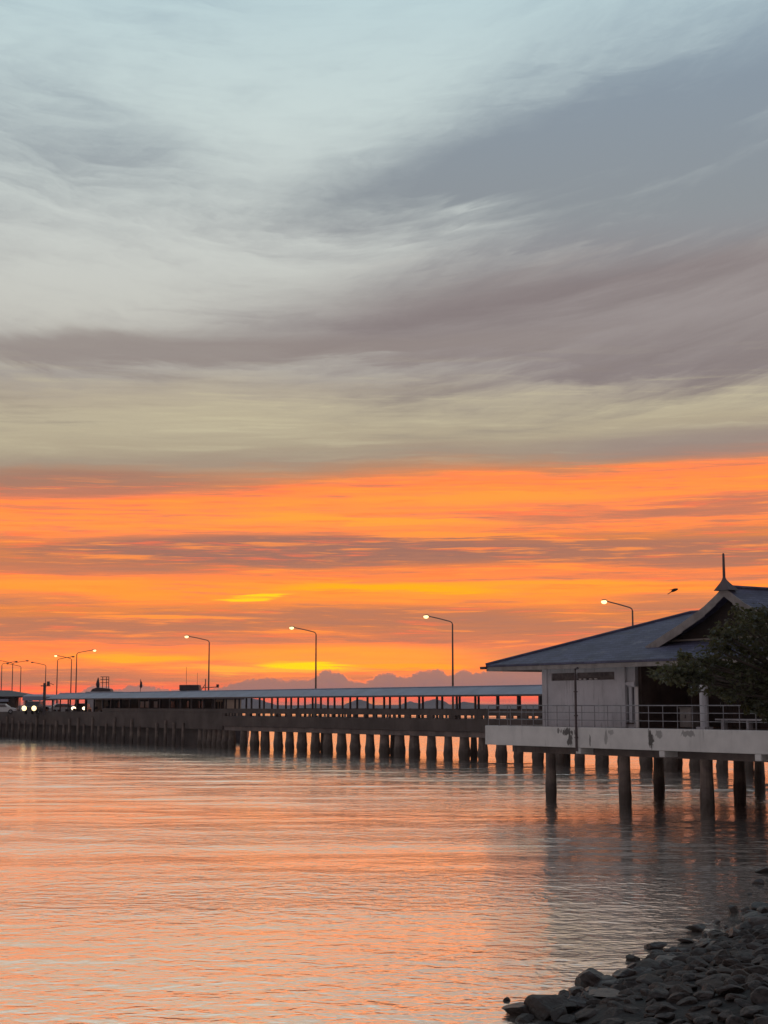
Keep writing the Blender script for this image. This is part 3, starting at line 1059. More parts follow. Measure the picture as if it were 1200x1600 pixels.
q.build('ridge_cap', M['roof_tile'], roof)
q = MB()                                            # flared foot and thin spire
lev = [(0.44, 9.72), (0.33, 9.86), (0.18, 10.03), (0.08, 10.17), (0.042, 10.28), (0.032, 11.28), (0.01, 11.34)]
for i in range(len(lev) - 1):
    (r0, z0), (r1, z1) = lev[i], lev[i + 1]
    q.hexa([(CS - r0, NB0 - 0.03 - r0 * .4, z0), (CS + r0, NB0 - 0.03 - r0 * .4, z0), (CS + r0, NB0 + r0, z0), (CS - r0, NB0 + r0, z0),
            (CS - r1, NB0 - 0.03 - r1 * .4, z1), (CS + r1, NB0 - 0.03 - r1 * .4, z1), (CS + r1, NB0 + r1, z1), (CS - r1, NB0 + r1, z1)])
q.build('finial', M['finial'], roof)

# things standing on the veranda
s_ = hs(1063, 2.2)
cb = thing('low_cabinet', 'pale low cabinet behind the railing left of the round column', 'cabinet', HL + hd * s_ + hn * 2.2 + Vector((0, 0, 3.78)), HA)
q = MB()
q.box((-0.36, 0, 0.06), (0.36, 0.45, 0.88))
q.build('body', M['barge'], cb, bevel=0.01)
q = MB()
q.box((-0.40, -0.03, 0.88), (0.40, 0.48, 0.93))
q.build('top', M['barge'], cb, bevel=0.01)
q = MB()
q.box((-0.02, -0.022, 0.45), (0.02, -0.002, 0.6))
q.build('handle', M['steel'], cb)
s0_, s1_ = hs(1108, 1.6), hs(1178, 1.6)
bn_ = thing('veranda_bench', 'long white bench behind the railing right of the round column', 'bench', HL + hd * s0_ + hn * 1.6 + Vector((0, 0, 3.78)), HA)
Lb = s1_ - s0_ + 1.0
q = MB()
q.box((0, 0, 0.38), (Lb, 0.4, 0.45))
q.build('seat', M['white_wall'], bn_, bevel=0.01)
for a in (0.35, Lb * 0.5, Lb - 0.35):
    q = MB()
    q.box((a - 0.06, 0.06, 0.0), (a + 0.06, 0.34, 0.38))
    q.build('leg', M['white_wall'], bn_)

# ---------------------------------------------------------------- pier
pier = thing('concrete_pier', 'long dark concrete pier on piles crossing the bay', 'pier', PA, PANG)
XL, XR = ps(352), 36.0
ZD = 3.62
q = MB()
q.box((XL - 22, 0.605, 3.15), (XR, 9.0, ZD))
q.build('deck_slab', M['asphalt'], pier)
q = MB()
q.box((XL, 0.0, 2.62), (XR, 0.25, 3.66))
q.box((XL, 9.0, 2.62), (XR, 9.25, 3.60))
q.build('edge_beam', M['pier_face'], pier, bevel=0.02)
q = MB()
q.box((XL, 0.15, 2.15), (XR, 1.2, 2.617))
q.build('cap_beam', M['dark_concrete'], pier, bevel=0.03)
# parapet: a deep coping carried on short balusters
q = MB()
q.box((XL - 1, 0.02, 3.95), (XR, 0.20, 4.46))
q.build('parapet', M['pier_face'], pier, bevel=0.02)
q = MB()
s_ = XL
while s_ < XR:
    w_ = rnd.choice((0.22, 0.30, 0.5, 0.9))
    q.box((s_, 0.04, 3.662), (s_ + w_, 0.18, 3.948))
    s_ += w_ + rnd.choice((0.55, 0.9, 1.3, 1.5))
q.box((XL, 0.05, 3.80), (XR, 0.10, 3.83))
q.build('baluster', M['pier_face'], pier)
q = MB()
for s_ in [XL + 2.0 * i for i in range(int((XR - XL) / 2))]:
    q.box((s_, 9.05, 3.602), (s_ + 0.14, 9.2, 4.5))
q.box((XL, 9.06, 4.25), (XR, 9.14, 4.48))
q.build('far_railing', M['steel'], pier)
# piles in twin rows
SP = 2.42
n_p = int((XR - 2 - XL) / SP)
for i in range(n_p):
    x0_ = XL + 1.0 + SP * i + rnd.uniform(-.12, .12)
    q = MB()
    pile(q, x0_, 0.7, 0.38 + rnd.uniform(-.06, .07), 2.16, 100 + i, 0.2, 10)
    q.build('pile', M['pile'], pier)
    if i % 5 == 1:
        q = MB()
        pile(q, x0_ + 1.9, 2.0, 0.26, 3.2, 300 + i, 0.25, 10)
        q.build('pile', M['pile'], pier)
for i in range(6):                                   # closer set piles next to the quay
    q = MB()
    pile(q, XL - 0.6 - i * 1.15, 0.75, 0.36, 2.7, 500 + i, 0.3, 10)
    q.build('pile', M['pile'], pier)

# quay, the solid landward end
quay = thing('stone_quay', 'long dark stone quay wall joining the pier to the land', 'quay', PA, PANG)
XQ = XL - 5.5
q = MB()
plan = [(XQ - 170, 0.6), (XQ, 0.6), (XQ - 2, 2.0), (XQ - 17, 9.3), (XQ - 125, 62.0), (XQ - 170, 62.0)]


def plan_prism(mb, z0, z1, inset=0.0):
    n = len(plan)
    mb.add([(x - inset, y, z0) for x, y in plan] + [(x - inset, y, z1) for x, y in plan],
           [tuple(reversed(range(n))), tuple(range(n, 2 * n))] + [(i, (i + 1) % n, (i + 1) % n + n, i + n) for i in range(n)])


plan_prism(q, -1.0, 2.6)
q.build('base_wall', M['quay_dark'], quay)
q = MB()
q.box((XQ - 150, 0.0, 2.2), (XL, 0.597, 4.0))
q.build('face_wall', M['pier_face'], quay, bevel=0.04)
for i in range(38):                                  # timber fenders standing against the quay
    q = MB()
    xf = XL - 9 - i * 2.35 + rnd.uniform(-.3, .3)
    pile(q, xf, -0.12, 0.17 + rnd.uniform(-.02, .05), 2.5 + rnd.uniform(-.35, 0.9), 700 + i, 0.15, 8)
    q.build('fender_pile', M['pile'], quay)
for i in range(24):
    q = MB()
    xf = ps(166) - 1.5 - i * 2.6 + rnd.uniform(-.5, .5)
    q.box((xf, 0.1, 3.98), (xf + rnd.uniform(.25, .6), 0.35, 4.0 + rnd.uniform(.12, .42)))
    q.build('kerb_block', M['pier_face'], quay, bevel=0.04)
q = MB()
plan_prism(q, 2.604, 3.58, 0.3)
q.build('quay_deck', M['asphalt'], quay)
q = MB()
q.box((ps(166), 0.08, 4.0), (XL - 1, 0.3, 4.44))
q.build('coping', M['pier_face'], quay, bevel=0.02)

# covered walkway on the pier
wk = thing('covered_walkway', 'long blue grey roofed walkway on slim posts along the pier', 'walkway', PA, PANG)
WL = ps(84)
q = MB()
seg = [WL + (XR - WL) * i / 40 for i in range(41)]
for a, b in zip(seg, seg[1:]):
    b -= 0.03
    for (w0, z0, w1, z1) in ((-0.35, 5.66, 1.6, 6.37), (1.6, 6.37, 3.6, 5.66)):
        q.hexa([(a, w0, z0 - 0.06), (b, w0, z0 - 0.06), (b, w1, z1 - 0.06), (a, w1, z1 - 0.06), (a, w0, z0), (b, w0, z0), (b, w1, z1), (a, w1, z1)])
q.build('roof', M['walk_roof'], wk)
q = MB()
q.tube([(WL, 1.6, 6.37), (XR, 1.6, 6.37)], 0.07, 6)
q.build('ridge_cap', M['walk_roof'], wk)
q = MB()
q.box((WL + 0.3, 0.32, 5.62), (XR, 0.48, 5.82))
q.box((WL + 0.3, 2.82, 5.62), (XR, 2.98, 5.82))
s_ = WL + 0.4
while s_ < XR:
    q.box((s_, 0.48, 5.66), (s_ + 0.08, 2.82, 5.76))
    s_ += 2.6
q.build('purlin', M['steel'], wk)
q = MB()
q.box((WL, -0.42, 5.52), (XR, -0.352, 5.67))
q.build('gutter', M['steel'], wk)
s_ = WL + 0.6
npost = 0
while s_ < XR - 12 and npost < 98:
    for w_ in (0.40, 2.90):
        if npost >= 98:
            break
        q = MB()
        j_ = rnd.uniform(-.15, .15)
        q.box((s_ + j_ - 0.075, w_ - 0.075, ZD - 0.01), (s_ + j_ + 0.075, w_ + 0.075, 5.618))
        q.build('post', M['steel'], wk)
        npost += 1
    s_ += 2.75


def PP(x, w, z=0.0):
    """place on the pier below photo column x, set back w from its near edge"""
    return PA + pd * ps(x, w) + pm * w + Vector((0, 0, z))


# ---------------------------------------------------------------- street lamps
def lamp(loc, ang, label, lit=True, double=False, z_b=8.8, z_h=9.3, reach=2.75):
    t = thing('street_lamp', label, 'street lamp', loc, ang, 'street lamps')
    q = MB()
    q.tube([(0, 0, 0), (0, 0, 4.5), (0, 0, z_b - 0.15)], [0.11, 0.09, 0.065], 8)
    q.box((-0.2, -0.2, 0), (0.2, 0.2, 0.12))
    q.build('pole', M['pole'], t)
    for sg in ((1, -1) if double else (1,)):
        q = MB()
        q.tube([(0, 0, z_b - 0.2), (sg * 0.06, 0, z_b - 0.02), (sg * 0.25, 0, z_b + 0.09), (sg * reach * 0.6, 0, z_b + (z_h - z_b) * 0.68), (sg * reach, 0, z_h)], 0.05, 8)
        q.build('arm', M['pole'], t)
        q = MB()
        q.ball((sg * (reach + 0.22), 0, z_h + 0.07), 0.30, (1, 0.5, 0.25))
        hd_ = q.build('lamp_head', M['pole'], t, smooth=True)
        q = MB()
        if lit:
            q.ball((sg * (reach + 0.26), 0, z_h - 0.06), 0.25, (1.0, 0.8, 0.65))
        else:
            q.ball((sg * (reach + 0.26), 0, z_h - 0.02), 0.25, (1.0, 0.5, 0.35))
        q.build('lamp_glass', M['lamp_on' if lit else 'lamp_off'], hd_, smooth=True)
    return t


LA = math.atan2(-pm.y, -pm.x)        # arms reach over the pier road
lamp(PP(330, 7.0, ZD), LA, 'lit street lamp behind the walkway roof, left of the one over the yellow glow')
lamp(PP(495, 7.0, ZD), LA, 'lit street lamp standing in front of the yellow glow near the horizon')
lamp(PP(706, 7.0, ZD), LA, 'tall lit street lamp over the pier, nearest to the house roof corner')
lamp(PP(985, 7.0, ZD), LA, 'lit street lamp whose curved top rises from behind the house roof')
far = [(118, 1021, 1, True, False, 'lit street lamp with its arm to the right, tallest of the far left group'),
       (110, 1030, -1, True, False, 'lit street lamp with its arm to the left, beside the tall right armed one'),
       (88, 1031, 1, False, False, 'unlit street lamp with its arm crossing the neighbouring lamp post'),
       (70, 1040, -1, False, False, 'unlit street lamp behind the utility pole'),
       (31, 1042, -1, False, False, 'unlit street lamp above the right end of the dark roofed building'),
       (18, 1037, 1, False, True, 'double armed unlit street lamp above the dark roofed building'),
       (1, 1038, 1, False, False, 'unlit street lamp at the very left edge of the picture')]
for x_, yb, sg, lit, dbl, lab in far:
    D = (8.8 + ZD - EYE) * F / (1102 - yb)
    p = at(x_, 1102, D)
    lamp((p.x, p.y, ZD - 0.05), LA if sg < 0 else LA + math.pi, lab, lit, dbl, reach=2.5)

# ---------------------------------------------------------------- quayside buildings and traffic
# dark roofed building
p = at(-14, 1102, 224)
bd = thing('harbour_building', 'low building with dark hipped roof at the far left of the quay', 'building', (p.x, p.y, ZD - 0.05), 0)
q = MB()
q.box((-6, 0, 0), (2.4, 7, 2.6))
q.build('wall', M['brown_wood'], bd)
q = MB()
q.add([(-8, -1, 2.55), (6.6, -1, 2.55), (6.6, 8, 2.55), (-8, 8, 2.55), (-3, 3.5, 3.5), (1.8, 3.5, 3.45), (-8, -1, 2.4), (6.6, -1, 2.4), (6.6, 8, 2.4), (-8, 8, 2.4)],
      [(0, 1, 5, 4), (1, 2, 5), (2, 3, 4, 5), (3, 0, 4), (0, 6, 7, 1), (1, 7, 8, 2), (2, 8, 9, 3), (3, 9, 6, 0), (9, 8, 7, 6)])
q.build('roof', M['ship_dark'], bd)
q = MB()
q.box((-4, -1.4, 2.0), (2.9, -0.2, 2.12))
q.box((-4, -1.42, 1.75), (2.9, -1.38, 2.15))
q.build('awning', M['walk_roof'], bd)
for a in (3.2, 5.6):
    q = MB()
    q.box((a - 0.45, -0.6, 0), (a + 0.45, 0.2, 2.5))
    q.build('pillar', M['brown_wood'], bd)
# light roofed shelter between it and the walkway
p = at(57, 1102, 214)
sh = thing('roadside_shelter', 'small open shelter with flat pale blue roof beside the utility pole', 'shelter', (p.x, p.y, ZD - 0.05), 0)
q = MB()
q.hexa([(-2.0, 0, 1.9), (2.6, 0, 1.9), (2.6, 3, 2.2), (-2.0, 3, 2.2), (-2.0, 0, 2.5), (2.6, 0, 2.45), (2.6, 3, 2.75), (-2.0, 3, 2.8)])
q.build('roof', M['walk_roof'], sh)
for a, b in ((-1.8, 0.2), (2.4, 0.2), (-1.8, 2.8), (2.4, 2.8), (0.4, 0.2)):
    q = MB()
    q.box((a - 0.08, b - 0.08, 0), (a + 0.08, b + 0.08, 2.0))
    q.build('post', M['white_wall'], sh)
q = MB()
q.box((-1.7, 2.5, 0), (2.3, 2.6, 1.0))
q.build('back_panel', M['brown_wood'], sh)
# utility pole
p = at(69, 1102, 203)
up_ = thing('utility_pole', 'short dark utility pole with crossarm and transformer by the quay road', 'pole', (p.x, p.y, ZD - 0.05), 0)
q = MB()
q.box((-0.16, -0.16, 0), (0.16, 0.16, 4.2))
q.build('pole', M['steel'], up_)
q = MB()
q.box((-0.5, -0.22, 3.75), (0.8, -0.165, 3.87))
q.tube([(0.3, -0.19, 4.0), (0.9, -0.19, 4.1), (1.25, -0.19, 3.95)], 0.04, 6)
q.build('crossarm', M['steel'], up_)
q = MB()
q.tube([(0.5, -0.1, 3.88), (0.5, -0.1, 4.4)], 0.2, 10)
q.build('transformer', M['steel'], up_)

# ticket hall and stall panels under the walkway roof
hl = thing('ticket_hall', 'long dark waiting hall under the walkway roof at the landward end', 'hall', PA, PANG)
h0, h1 = ps(172, 4), ps(336, 4)
q = MB()
q.box((h0, 4.0, 3.575), (h1, 7.5, 5.6))
q.build('wall', M['brown_wood'], hl)
q = MB()
q.box((h0 - 0.3, 3.65, 5.602), (h1 + 0.3, 7.8, 5.72))
q.build('roof', M['ship_dark'], hl)
for xa, xb in ((226, 232), (234, 240), (247, 257), (188, 194), (272, 279), (298, 303), (316, 322)):
    a, b = ps(xa, 4), ps(xb, 4)
    fr = MB()
    fr.box((a - 0.08, 3.94, 4.45), (b + 0.08, 3.998, 5.35))
    w_ = fr.build('window', M['dark_wood'], hl)
    q = MB()
    q.box((a, 3.92, 4.52), (b, 3.938, 5.28))
    q.build('pane', M['car_white'] if xa in (226, 234, 247) else M['glass'], w_)
st = thing('tan_kiosk', 'small tan panelled kiosk at the seaward end of the dark hall', 'kiosk', PA, PANG)
k0, k1 = ps(337, 4.2), ps(353, 4.2)
q = MB()
q.box((k0 + 0.05, 4.2, 3.6), (k1, 6.5, 5.45))
q.build('wall', M['car_tan'], st)
q = MB()
for i in range(4):
    a = k0 + (k1 - k0) * (i + 0.35) / 4
    q.box((a, 4.14, 4.3), (a + 0.28, 4.197, 5.2))
q.build('window', M['dark_wood'], st)
q = MB()
q.box((k0 + 0.05, 3.9, 5.45), (k1 + 0.2, 6.8, 5.58))
q.build('roof', M['ship_dark'], st)


def car(name, label, loc, ang, paint, kind, lights='none', group='vehicles on the quay'):
    t = thing(name, label, {'parked_car': 'car', 'van': 'van', 'pickup_truck': 'truck'}[name], loc, ang, group)
    if kind == 'van':
        poly = [(-2.2, 0.35), (2.2, 0.35), (2.25, 0.9), (2.0, 1.15), (1.35, 1.95), (-2.1, 2.0), (-2.25, 1.6)]
        wz = [(-2.0, 1.15, 1.15, 1.75)]
        W = 0.85
        hz = 0.85
    elif kind == 'pickup':
        poly = [(-2.5, 0.45), (2.4, 0.45), (2.45, 1.0), (1.5, 1.12), (0.85, 1.75), (-0.5, 1.78), (-0.75, 1.12), (-2.5, 1.1)]
        wz = [(-0.45, 0.95, 1.18, 1.66)]
        W = 0.9
        hz = 0.82
    else:
        poly = [(-2.1, 0.3), (2.1, 0.3), (2.15, 0.75), (1.2, 0.92), (0.55, 1.42), (-1.0, 1.45), (-1.75, 0.98), (-2.15, 0.9)]
        wz = [(-1.35, 0.85, 0.96, 1.36)]
        W = 0.85
        hz = 0.80
    q = MB()
    q.prism(poly, -W, W)
    q.build('body', paint, t, bevel=0.06)
    for a, b, z0, z1 in wz:
        for sd in (-1, 1):
            q = MB()
            q.hexa([(a, sd * (W + 0.004), z0), (b, sd * (W + 0.004), z0), (b, sd * (W + 0.012), z0), (a, sd * (W + 0.012), z0),
                    (a + 0.22, sd * (W + 0.004), z1), (b - 0.35, sd * (W + 0.004), z1), (b - 0.35, sd * (W + 0.012), z1), (a + 0.22, sd * (W + 0.012), z1)])
            q.build('window', M['car_glass'], t)
    for a in (-1.35, 1.35):
        for sd in (-1, 1):
            q = MB()
            q.tube([(a, sd * (W - 0.18), 0.33), (a, sd * (W + 0.02), 0.33)], 0.33, 14)
            wl = q.build('wheel', M['tyre'], t)
            q = MB()
            q.tube([(a, sd * (W + 0.02), 0.33), (a, sd * (W + 0.035), 0.33)], 0.18, 10)
            q.build('rim', M['rail'], wl)
    for sd in (-1, 1):
        q = MB()
        q.ball((2.26 if kind == 'van' else 2.18 if kind == 'car' else 2.46, sd * (W - 0.22), hz), 0.34 if lights == 'head' else 0.13, (0.35, 1, 1))
        q.build('headlight', M['head'] if lights == 'head' else M['lamp_off'], t, smooth=True)
        q = MB()
        q.box((-2.3 if kind == 'van' else -2.2 if kind == 'car' else -2.56, sd * (W - 0.1) - 0.2, hz - 0.15), (-2.14 if kind != 'pickup' else -2.46, sd * (W - 0.1) + 0.2, hz + 0.22))
        tl = q.build('tail_light', M['tail'] if lights == 'tail' else M['pipe'], t, bevel=0.04)
        if lights == 'tail':
            q = MB()
            q.ball((-2.34 if kind == 'van' else -2.24 if kind == 'car' else -2.6, sd * (W - 0.12), hz + 0.02), 0.27, (0.3, 1.2, 0.85))
            q.build('reverse_light', M['reverse'], tl, smooth=True)
    return t


def gp(x, D):
    p = at(x, 1102, D)
    return (p.x, p.y, ZD - 0.04)


aim = -math.pi / 2                                    # nose towards the bay
car('pickup_truck', 'oncoming truck with dazzling headlights at the left end of the quay', gp(55, 206), aim - 0.1, M['car_dark'], 'pickup', 'head')
car('parked_car', 'dark car seen from behind with glowing red tail lights under the walkway end', gp(129, 203), math.pi / 2, M['car_dark'], 'car', 'tail')
car('van', 'pale tan van parked under the walkway roof right of the red tail lights', gp(161, 199), math.pi / 2 + 0.12, M['car_tan'], 'van')
car('parked_car', 'white car parked at the left edge beneath the awning', gp(3, 216), 0.1, M['car_white'], 'car')
car('parked_car', 'white hatchback behind the quay wall left of the tail lights', gp(100, 208), 0.3, M['car_white'], 'car')

# furled flag on a pole beyond the walkway
p = PP(225, 8.2, ZD)
fl = thing('flag_pole', 'slim pole with a small dark furled flag above the walkway roof', 'flag pole', p, 0)
q = MB()
q.tube([(0, 0, 0), (0, 0, 4.6)], 0.035, 6)
q.build('pole', M['steel'], fl)
q = MB()
q.add([(0, -0.03, 4.5), (0.22, -0.02, 4.15), (0.25, 0.02, 3.6), (0.05, 0.03, 3.35), (-0.12, 0.02, 3.6), (-0.06, 0, 4.1), (0.05, 0.12, 4.0)],
      [(0, 1, 2, 3, 4, 5), (0, 6, 1), (1, 6, 2), (2, 6, 3), (3, 6, 4), (4, 6, 5), (5, 6, 0)])
q.build('flag', M['ship_dark'], fl)

# ---------------------------------------------------------------- boats behind the pier
def boat(label, x, D, ang):
    p = at(x, 1102, D)
    return thing('ferry_boat', label, 'boat', (p.x, p.y, 0), ang, 'boats moored behind the pier')


def hull(L, B, z0, z1):
    q = MB()
    N = 14
    for i in range(N + 1):
        t = i / N
        w = B * (1 - max(0, (t - 0.6) / 0.4) ** 2.2 * 0.97) * (0.85 + 0.15 * min(1, t * 4))
        sheer = z1 + 0.9 * max(0, t - 0.55) ** 2 * 4
        x = -L / 2 + L * t
        q.v += [Vector((x * 0.96, -w * 0.7, z0)), Vector((x, -w, sheer)), Vector((x, w, sheer)), Vector((x * 0.96, w * 0.7, z0))]
    for i in range(N):
        a, b = i * 4, i * 4 + 4
        for k in range(4):
            q.f.append((a + k, a + (k + 1) % 4, b + (k + 1) % 4, b + k))
    q.f += [(0, 1, 2, 3), (N * 4 + 3, N * 4 + 2, N * 4 + 1, N * 4)]
    return q


b1 = boat('ferry with dark upper deck and lattice mast above the walkway roof', 158, 236, math.pi)
b1.location.z = 0.5
hull(16, 2.4, -1.1, 2.4).build('hull', M['ship_dark'], b1)
q = MB()
q.box((-5, -1.8, 2.402), (3.5, 1.8, 4.6))
q.box((-3.5, -1.6, 4.6), (2.2, 1.6, 6.4))
q.build('superstructure', M['ship_white'], b1, bevel=0.08)
q = MB()
q.prism([(-1.7, 6.4), (1.5, 6.4), (1.2, 6.8), (0.5, 7.05), (-1.5, 6.85)], -1.3, 1.3)
q.build('upper_deck', M['ship_dark'], b1, bevel=0.06)
q = MB()
q.tube([(0.55, 0, 7.0), (0.6, 0, 7.6), (0.55, 0, 8.6)], [0.22, 0.30, 0.06], 8)
q.build('funnel_mast', M['ship_dark'], b1)
q = MB()
for a in (-0.15, -0.75, -1.1):
    q.tube([(a, 0, 6.8), (a, 0, 8.75)], 0.06, 6)
for z_ in (7.8, 8.3, 8.7):
    q.tube([(-1.1, 0, z_), (0.2, 0, z_)], 0.05, 6)
q.build('lattice_mast', M['steel'], b1)

b2 = boat('dark boat with boxy wheelhouse roof above the walkway, left of a lit lamp', 297, 192, math.pi)
hull(14, 2.2, -0.6, 2.2).build('hull', M['ship_dark'], b2)
q = MB()
q.box((-3.2, -1.6, 2.202), (2.6, 1.6, 5.9))
q.build('cabin', M['ship_white'], b2, bevel=0.06)
q = MB()
q.box((-1.2, -1.2, 6.65), (1.25, 1.2, 7.35))
for a in (-1.15, -0.55, 0.0, 0.6, 1.05):
    q.box((a - 0.12, -1.1, 5.9), (a + 0.12, 1.1, 6.65))
q.box((-1.3, -1.25, 6.2), (-0.35, 1.25, 6.655))
q.build('wheelhouse_roof', M['ship_dark'], b2, bevel=0.05)
q = MB()
q.tube([(0.5, 0.2, 7.3), (0.5, 0.2, 9.6)], 0.025, 5)
q.tube([(-0.9, 0.2, 7.3), (-0.9, 0.2, 8.9)], 0.02, 5)
q.build('aerial', M['steel'], b2)
b3 = boat('small boat whose mast and yard show beside the lamp post above the walkway', 325, 186, math.pi)
hull(10, 1.7, -0.5, 1.8).build('hull', M['ship_dark'], b3)
q = MB()
q.box((-2.2, -1.2, 1.802), (1.8, 1.2, 4.2))
q.build('cabin', M['ship_white'], b3, bevel=0.06)
q = MB()
q.tube([(0.4, 0, 4.1), (0.35, 0, 8.0)], 0.06, 6)
q.tube([(0.9, 0, 6.6), (0.35, 0, 7.4)], 0.04, 6)
q.tube([(0.9, 0, 6.9), (-1.3, 0, 7.05)], 0.05, 6)
q.box((-1.3, -0.15, 6.95), (-1.0, 0.15, 7.35))
q.build('mast', M['ship_dark'], b3)

# ---------------------------------------------------------------- far islands
def hills():
    D = 3600.0
    groups = [
        [(300, 1096), (340, 1091), (380, 1089), (405, 1093), (420, 1098), (440, 1104)],
        [(462, 1104), (480, 1101), (492, 1099), (505, 1101), (520, 1104)],
        [(532, 1104), (545, 1098), (556, 1094), (562, 1093), (570, 1095), (580, 1100), (590, 1103)],
        [(620, 1104), (634, 1098), (641, 1095.5), (648, 1098), (656, 1099), (668, 1095), (680, 1092.5), (692, 1095), (704, 1101), (712, 1100), (726, 1096.5), (738, 1098), (750, 1102), (760, 1104)],
        [(-200, 1103.5), (100, 1102.6), (260, 1103.4), (420, 1102.2), (560, 1103), (700, 1102), (860, 1102.7), (1000, 1102), (1200, 1103), (1400, 1102.4)],
        [(-200, 1101), (100, 1102), (300, 1101), (500, 1102), (800, 1100.5), (950, 1101), (1150, 1099), (1400, 1101)],
    ]
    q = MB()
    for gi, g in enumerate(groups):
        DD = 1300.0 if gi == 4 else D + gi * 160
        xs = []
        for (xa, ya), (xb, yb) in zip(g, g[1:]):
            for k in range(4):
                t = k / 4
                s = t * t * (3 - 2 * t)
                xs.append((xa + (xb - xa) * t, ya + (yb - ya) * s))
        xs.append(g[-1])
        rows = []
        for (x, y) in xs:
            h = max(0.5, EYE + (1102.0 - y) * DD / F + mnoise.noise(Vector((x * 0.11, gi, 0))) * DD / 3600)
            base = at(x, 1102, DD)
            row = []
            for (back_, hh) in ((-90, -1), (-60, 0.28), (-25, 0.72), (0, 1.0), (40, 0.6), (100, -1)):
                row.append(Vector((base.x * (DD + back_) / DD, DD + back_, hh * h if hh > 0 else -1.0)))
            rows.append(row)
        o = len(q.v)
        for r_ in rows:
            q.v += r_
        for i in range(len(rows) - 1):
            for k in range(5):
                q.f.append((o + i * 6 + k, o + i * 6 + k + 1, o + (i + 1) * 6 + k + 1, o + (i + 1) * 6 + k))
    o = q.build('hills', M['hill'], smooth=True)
    tag(o, 'low hazy island hills on the horizon beyond the pier', 'hills', kind='structure')


hills()

# ---------------------------------------------------------------- tree by the platform
def tree():
    r = random.Random(5)
    Yt = 50.0
    bp = at(1345, 1102, Yt)
    base = Vector((bp.x, bp.y, 0.6))
    t = thing('shore_tree', 'broad leafy green tree on the bank, overhanging the platform railing at right', 'tree', base, 0)
    clumps = [(1192, 985, 40), (1160, 978, 30), (1135, 995, 28), (1118, 1015, 26), (1170, 1022, 44), (1205, 1040, 48), (1130, 1045, 34), (1095, 1040, 27),
              (1068, 1045, 22), (1042, 1050, 18), (1090, 1062, 20), (1060, 1062, 15), (1150, 1070, 30), (1192, 1082, 34), (1120, 1072, 20), (1205, 1108, 18), (1180, 1105, 10),
              (1240, 990, 60), (1250, 1070, 60), (1300, 1020, 80), (1370, 1040, 90), (1310, 950, 60), (1400, 980, 80), (1215, 955, 18), (1022, 1052, 9), (1185, 955, 14)]
    for i in range(46):                               # ragged sprays round the outline
        cx, cy, cr = clumps[r.randrange(17)]
        a = r.uniform(0, 6.28)
        k = r.uniform(0.85, 1.25)
        clumps.append((cx + math.cos(a) * cr * k, cy + math.sin(a) * cr * k * 0.8, r.uniform(4, 9)))
    tips = []
    q = MB()
    for (x, y, rp) in clumps:
        c = at(x, y, Yt + r.uniform(-1.6, 1.6))
        rad = rp * Yt / F
        tips.append((c, rad))
        n = int(165 * (rad / 0.6) ** 2.1) + 30
        for i in range(n):
            d = Vector((r.gauss(0, 1), r.gauss(0, 1), r.gauss(0, 1))).normalized()
            k = r.random() ** 0.42 * (1.12 if r.random() < 0.15 else 1.0)
            p = c + Vector((d.x * 1.12, d.y * 1.3, d.z * 0.92)) * rad * k
            L = r.uniform(0.12, 0.23)
            # a leaf: two halves folded at the midrib
            fw = Vector((r.gauss(0, 1), r.gauss(0, 1), r.gauss(-0.35, 0.6))).normalized()
            sd = fw.cross(Vector((r.gauss(0, .5), r.gauss(0, .5), 1))).normalized()
            up = sd.cross(fw).normalized()
            w = L * r.uniform(0.30, 0.42)
            o = len(q.v)
            q.v += [p - base, p + fw * L * 0.45 + sd * w + up * L * 0.1 - base, p + fw * L - up * L * 0.08 - base, p + fw * L * 0.45 - sd * w + up * L * 0.1 - base]
            q.f += [(o, o + 1, o + 2), (o, o + 2, o + 3)]
    me = bpy.data.meshes.new('crown')
    me.from_pydata([tuple(v) for v in q.v], [], q.f)
    me.materials.append(M['leaf'])
    co = bpy.data.objects.new('crown', me)
    COL.objects.link(co)
    co.parent = t
    fork = Vector((-1.0, 0, 3.6))
    q = MB()
    q.tube([(0, 0, -0.5), (-0.2, 0.1, 1.2), (-0.5, 0, 2.5), fork], [0.3, 0.25, 0.22, 0.18], 10)
    q.build('trunk', M['bark'], t, smooth=True)
    for c, rad in tips:
        e = c - base
        mid = fork.lerp(e, 0.5) + Vector((0, 0, 0.35))
        q = MB()
        q.tube([fork - Vector((0, 0, 0.1)), fork.lerp(mid, 0.5) + Vector((0, 0, 0.12)), mid, e], [0.11, 0.08, 0.055, 0.02], 6)
        q.build('limb', M['bark'], t, smooth=True)


tree()

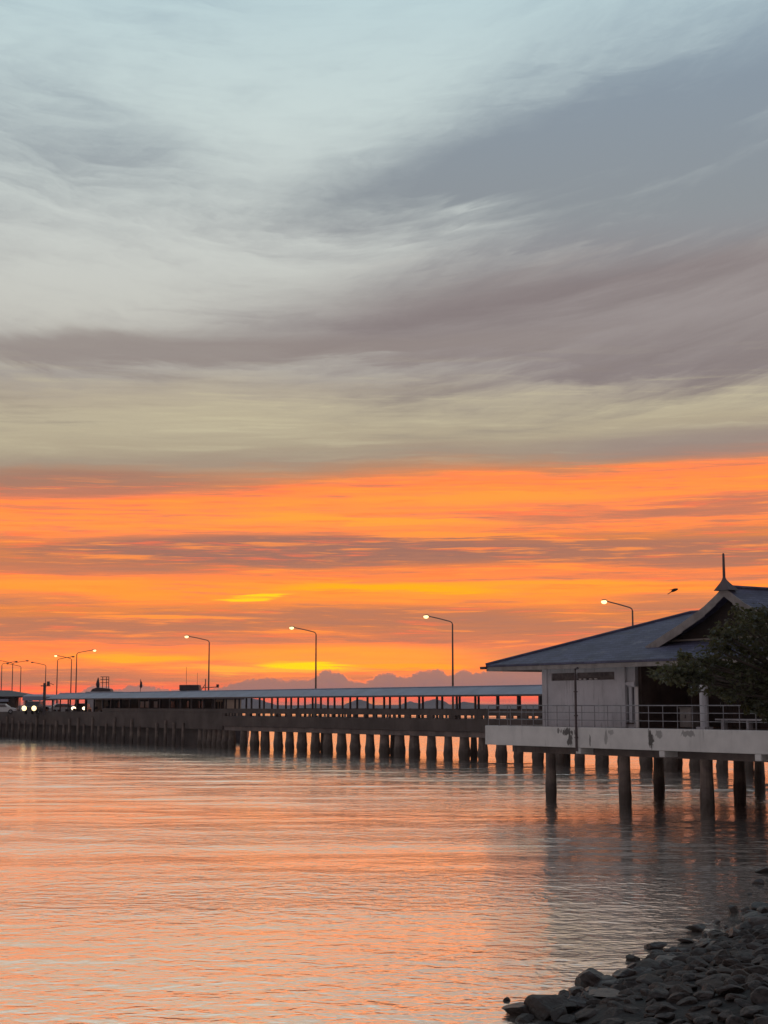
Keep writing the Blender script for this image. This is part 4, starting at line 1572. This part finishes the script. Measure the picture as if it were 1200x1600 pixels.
# ---------------------------------------------------------------- bird
bp = at(1053, 922, 45)
bi = thing('bird', 'small dark bird flying beside the roof spire', 'bird', bp, 0.3)
q = MB()
q.tube([(-0.10, 0, -0.06), (-0.05, 0, -0.03), (0.0, 0, 0), (0.07, 0, 0.02), (0.11, 0, 0.03), (0.14, 0, 0.028)], [0.012, 0.035, 0.05, 0.04, 0.03, 0.006], 8)
for sd in (-1, 1):
    q.hexa([(-0.04, sd * 0.02, 0.02), (0.05, sd * 0.02, 0.03), (0.03, sd * 0.2, 0.03), (-0.05, sd * 0.24, 0.01),
            (-0.04, sd * 0.02, 0.035), (0.05, sd * 0.02, 0.045), (0.03, sd * 0.2, 0.036), (-0.05, sd * 0.24, 0.016)])
q.hexa([(-0.2, -0.04, -0.13), (-0.08, -0.02, -0.05), (-0.08, 0.02, -0.05), (-0.2, 0.04, -0.13), (-0.2, -0.04, -0.12), (-0.08, -0.02, -0.035), (-0.08, 0.02, -0.035), (-0.2, 0.04, -0.12)])
q.build('body', M['bird'], bi)

# ---------------------------------------------------------------- evening haze over the sea
def haze():
    m = bpy.data.materials.new('evening_haze')
    m.use_nodes = True
    t = m.node_tree
    t.nodes.clear()
    o_ = t.nodes.new('ShaderNodeOutputMaterial')
    v = t.nodes.new('ShaderNodeVolumePrincipled')
    v.inputs['Color'].default_value = (0.86, 0.80, 0.84, 1)
    v.inputs['Density'].default_value = 0.00008
    t.links.new(v.outputs[0], o_.inputs['Volume'])
    q = MB()
    q.box((-4200, -300, -6), (4200, 6700, 32))
    h = q.build('haze', m)
    tag(h, 'thin pale evening haze over the sea', 'haze', kind='stuff')


haze()

# ---------------------------------------------------------------- weak warm lamp added on the sunset side, past sundown
afterglow_lamp = bpy.data.lights.new('afterglow_lamp', 'SUN')
afterglow_lamp.energy = 0.06
afterglow_lamp.angle = R(40)
afterglow_lamp.color = (1.0, 0.62, 0.36)
so = bpy.data.objects.new('afterglow_lamp', afterglow_lamp)
COL.objects.link(so)
so.rotation_euler = Vector((0.05, -1, -0.08)).to_track_quat('-Z', 'Y').to_euler()
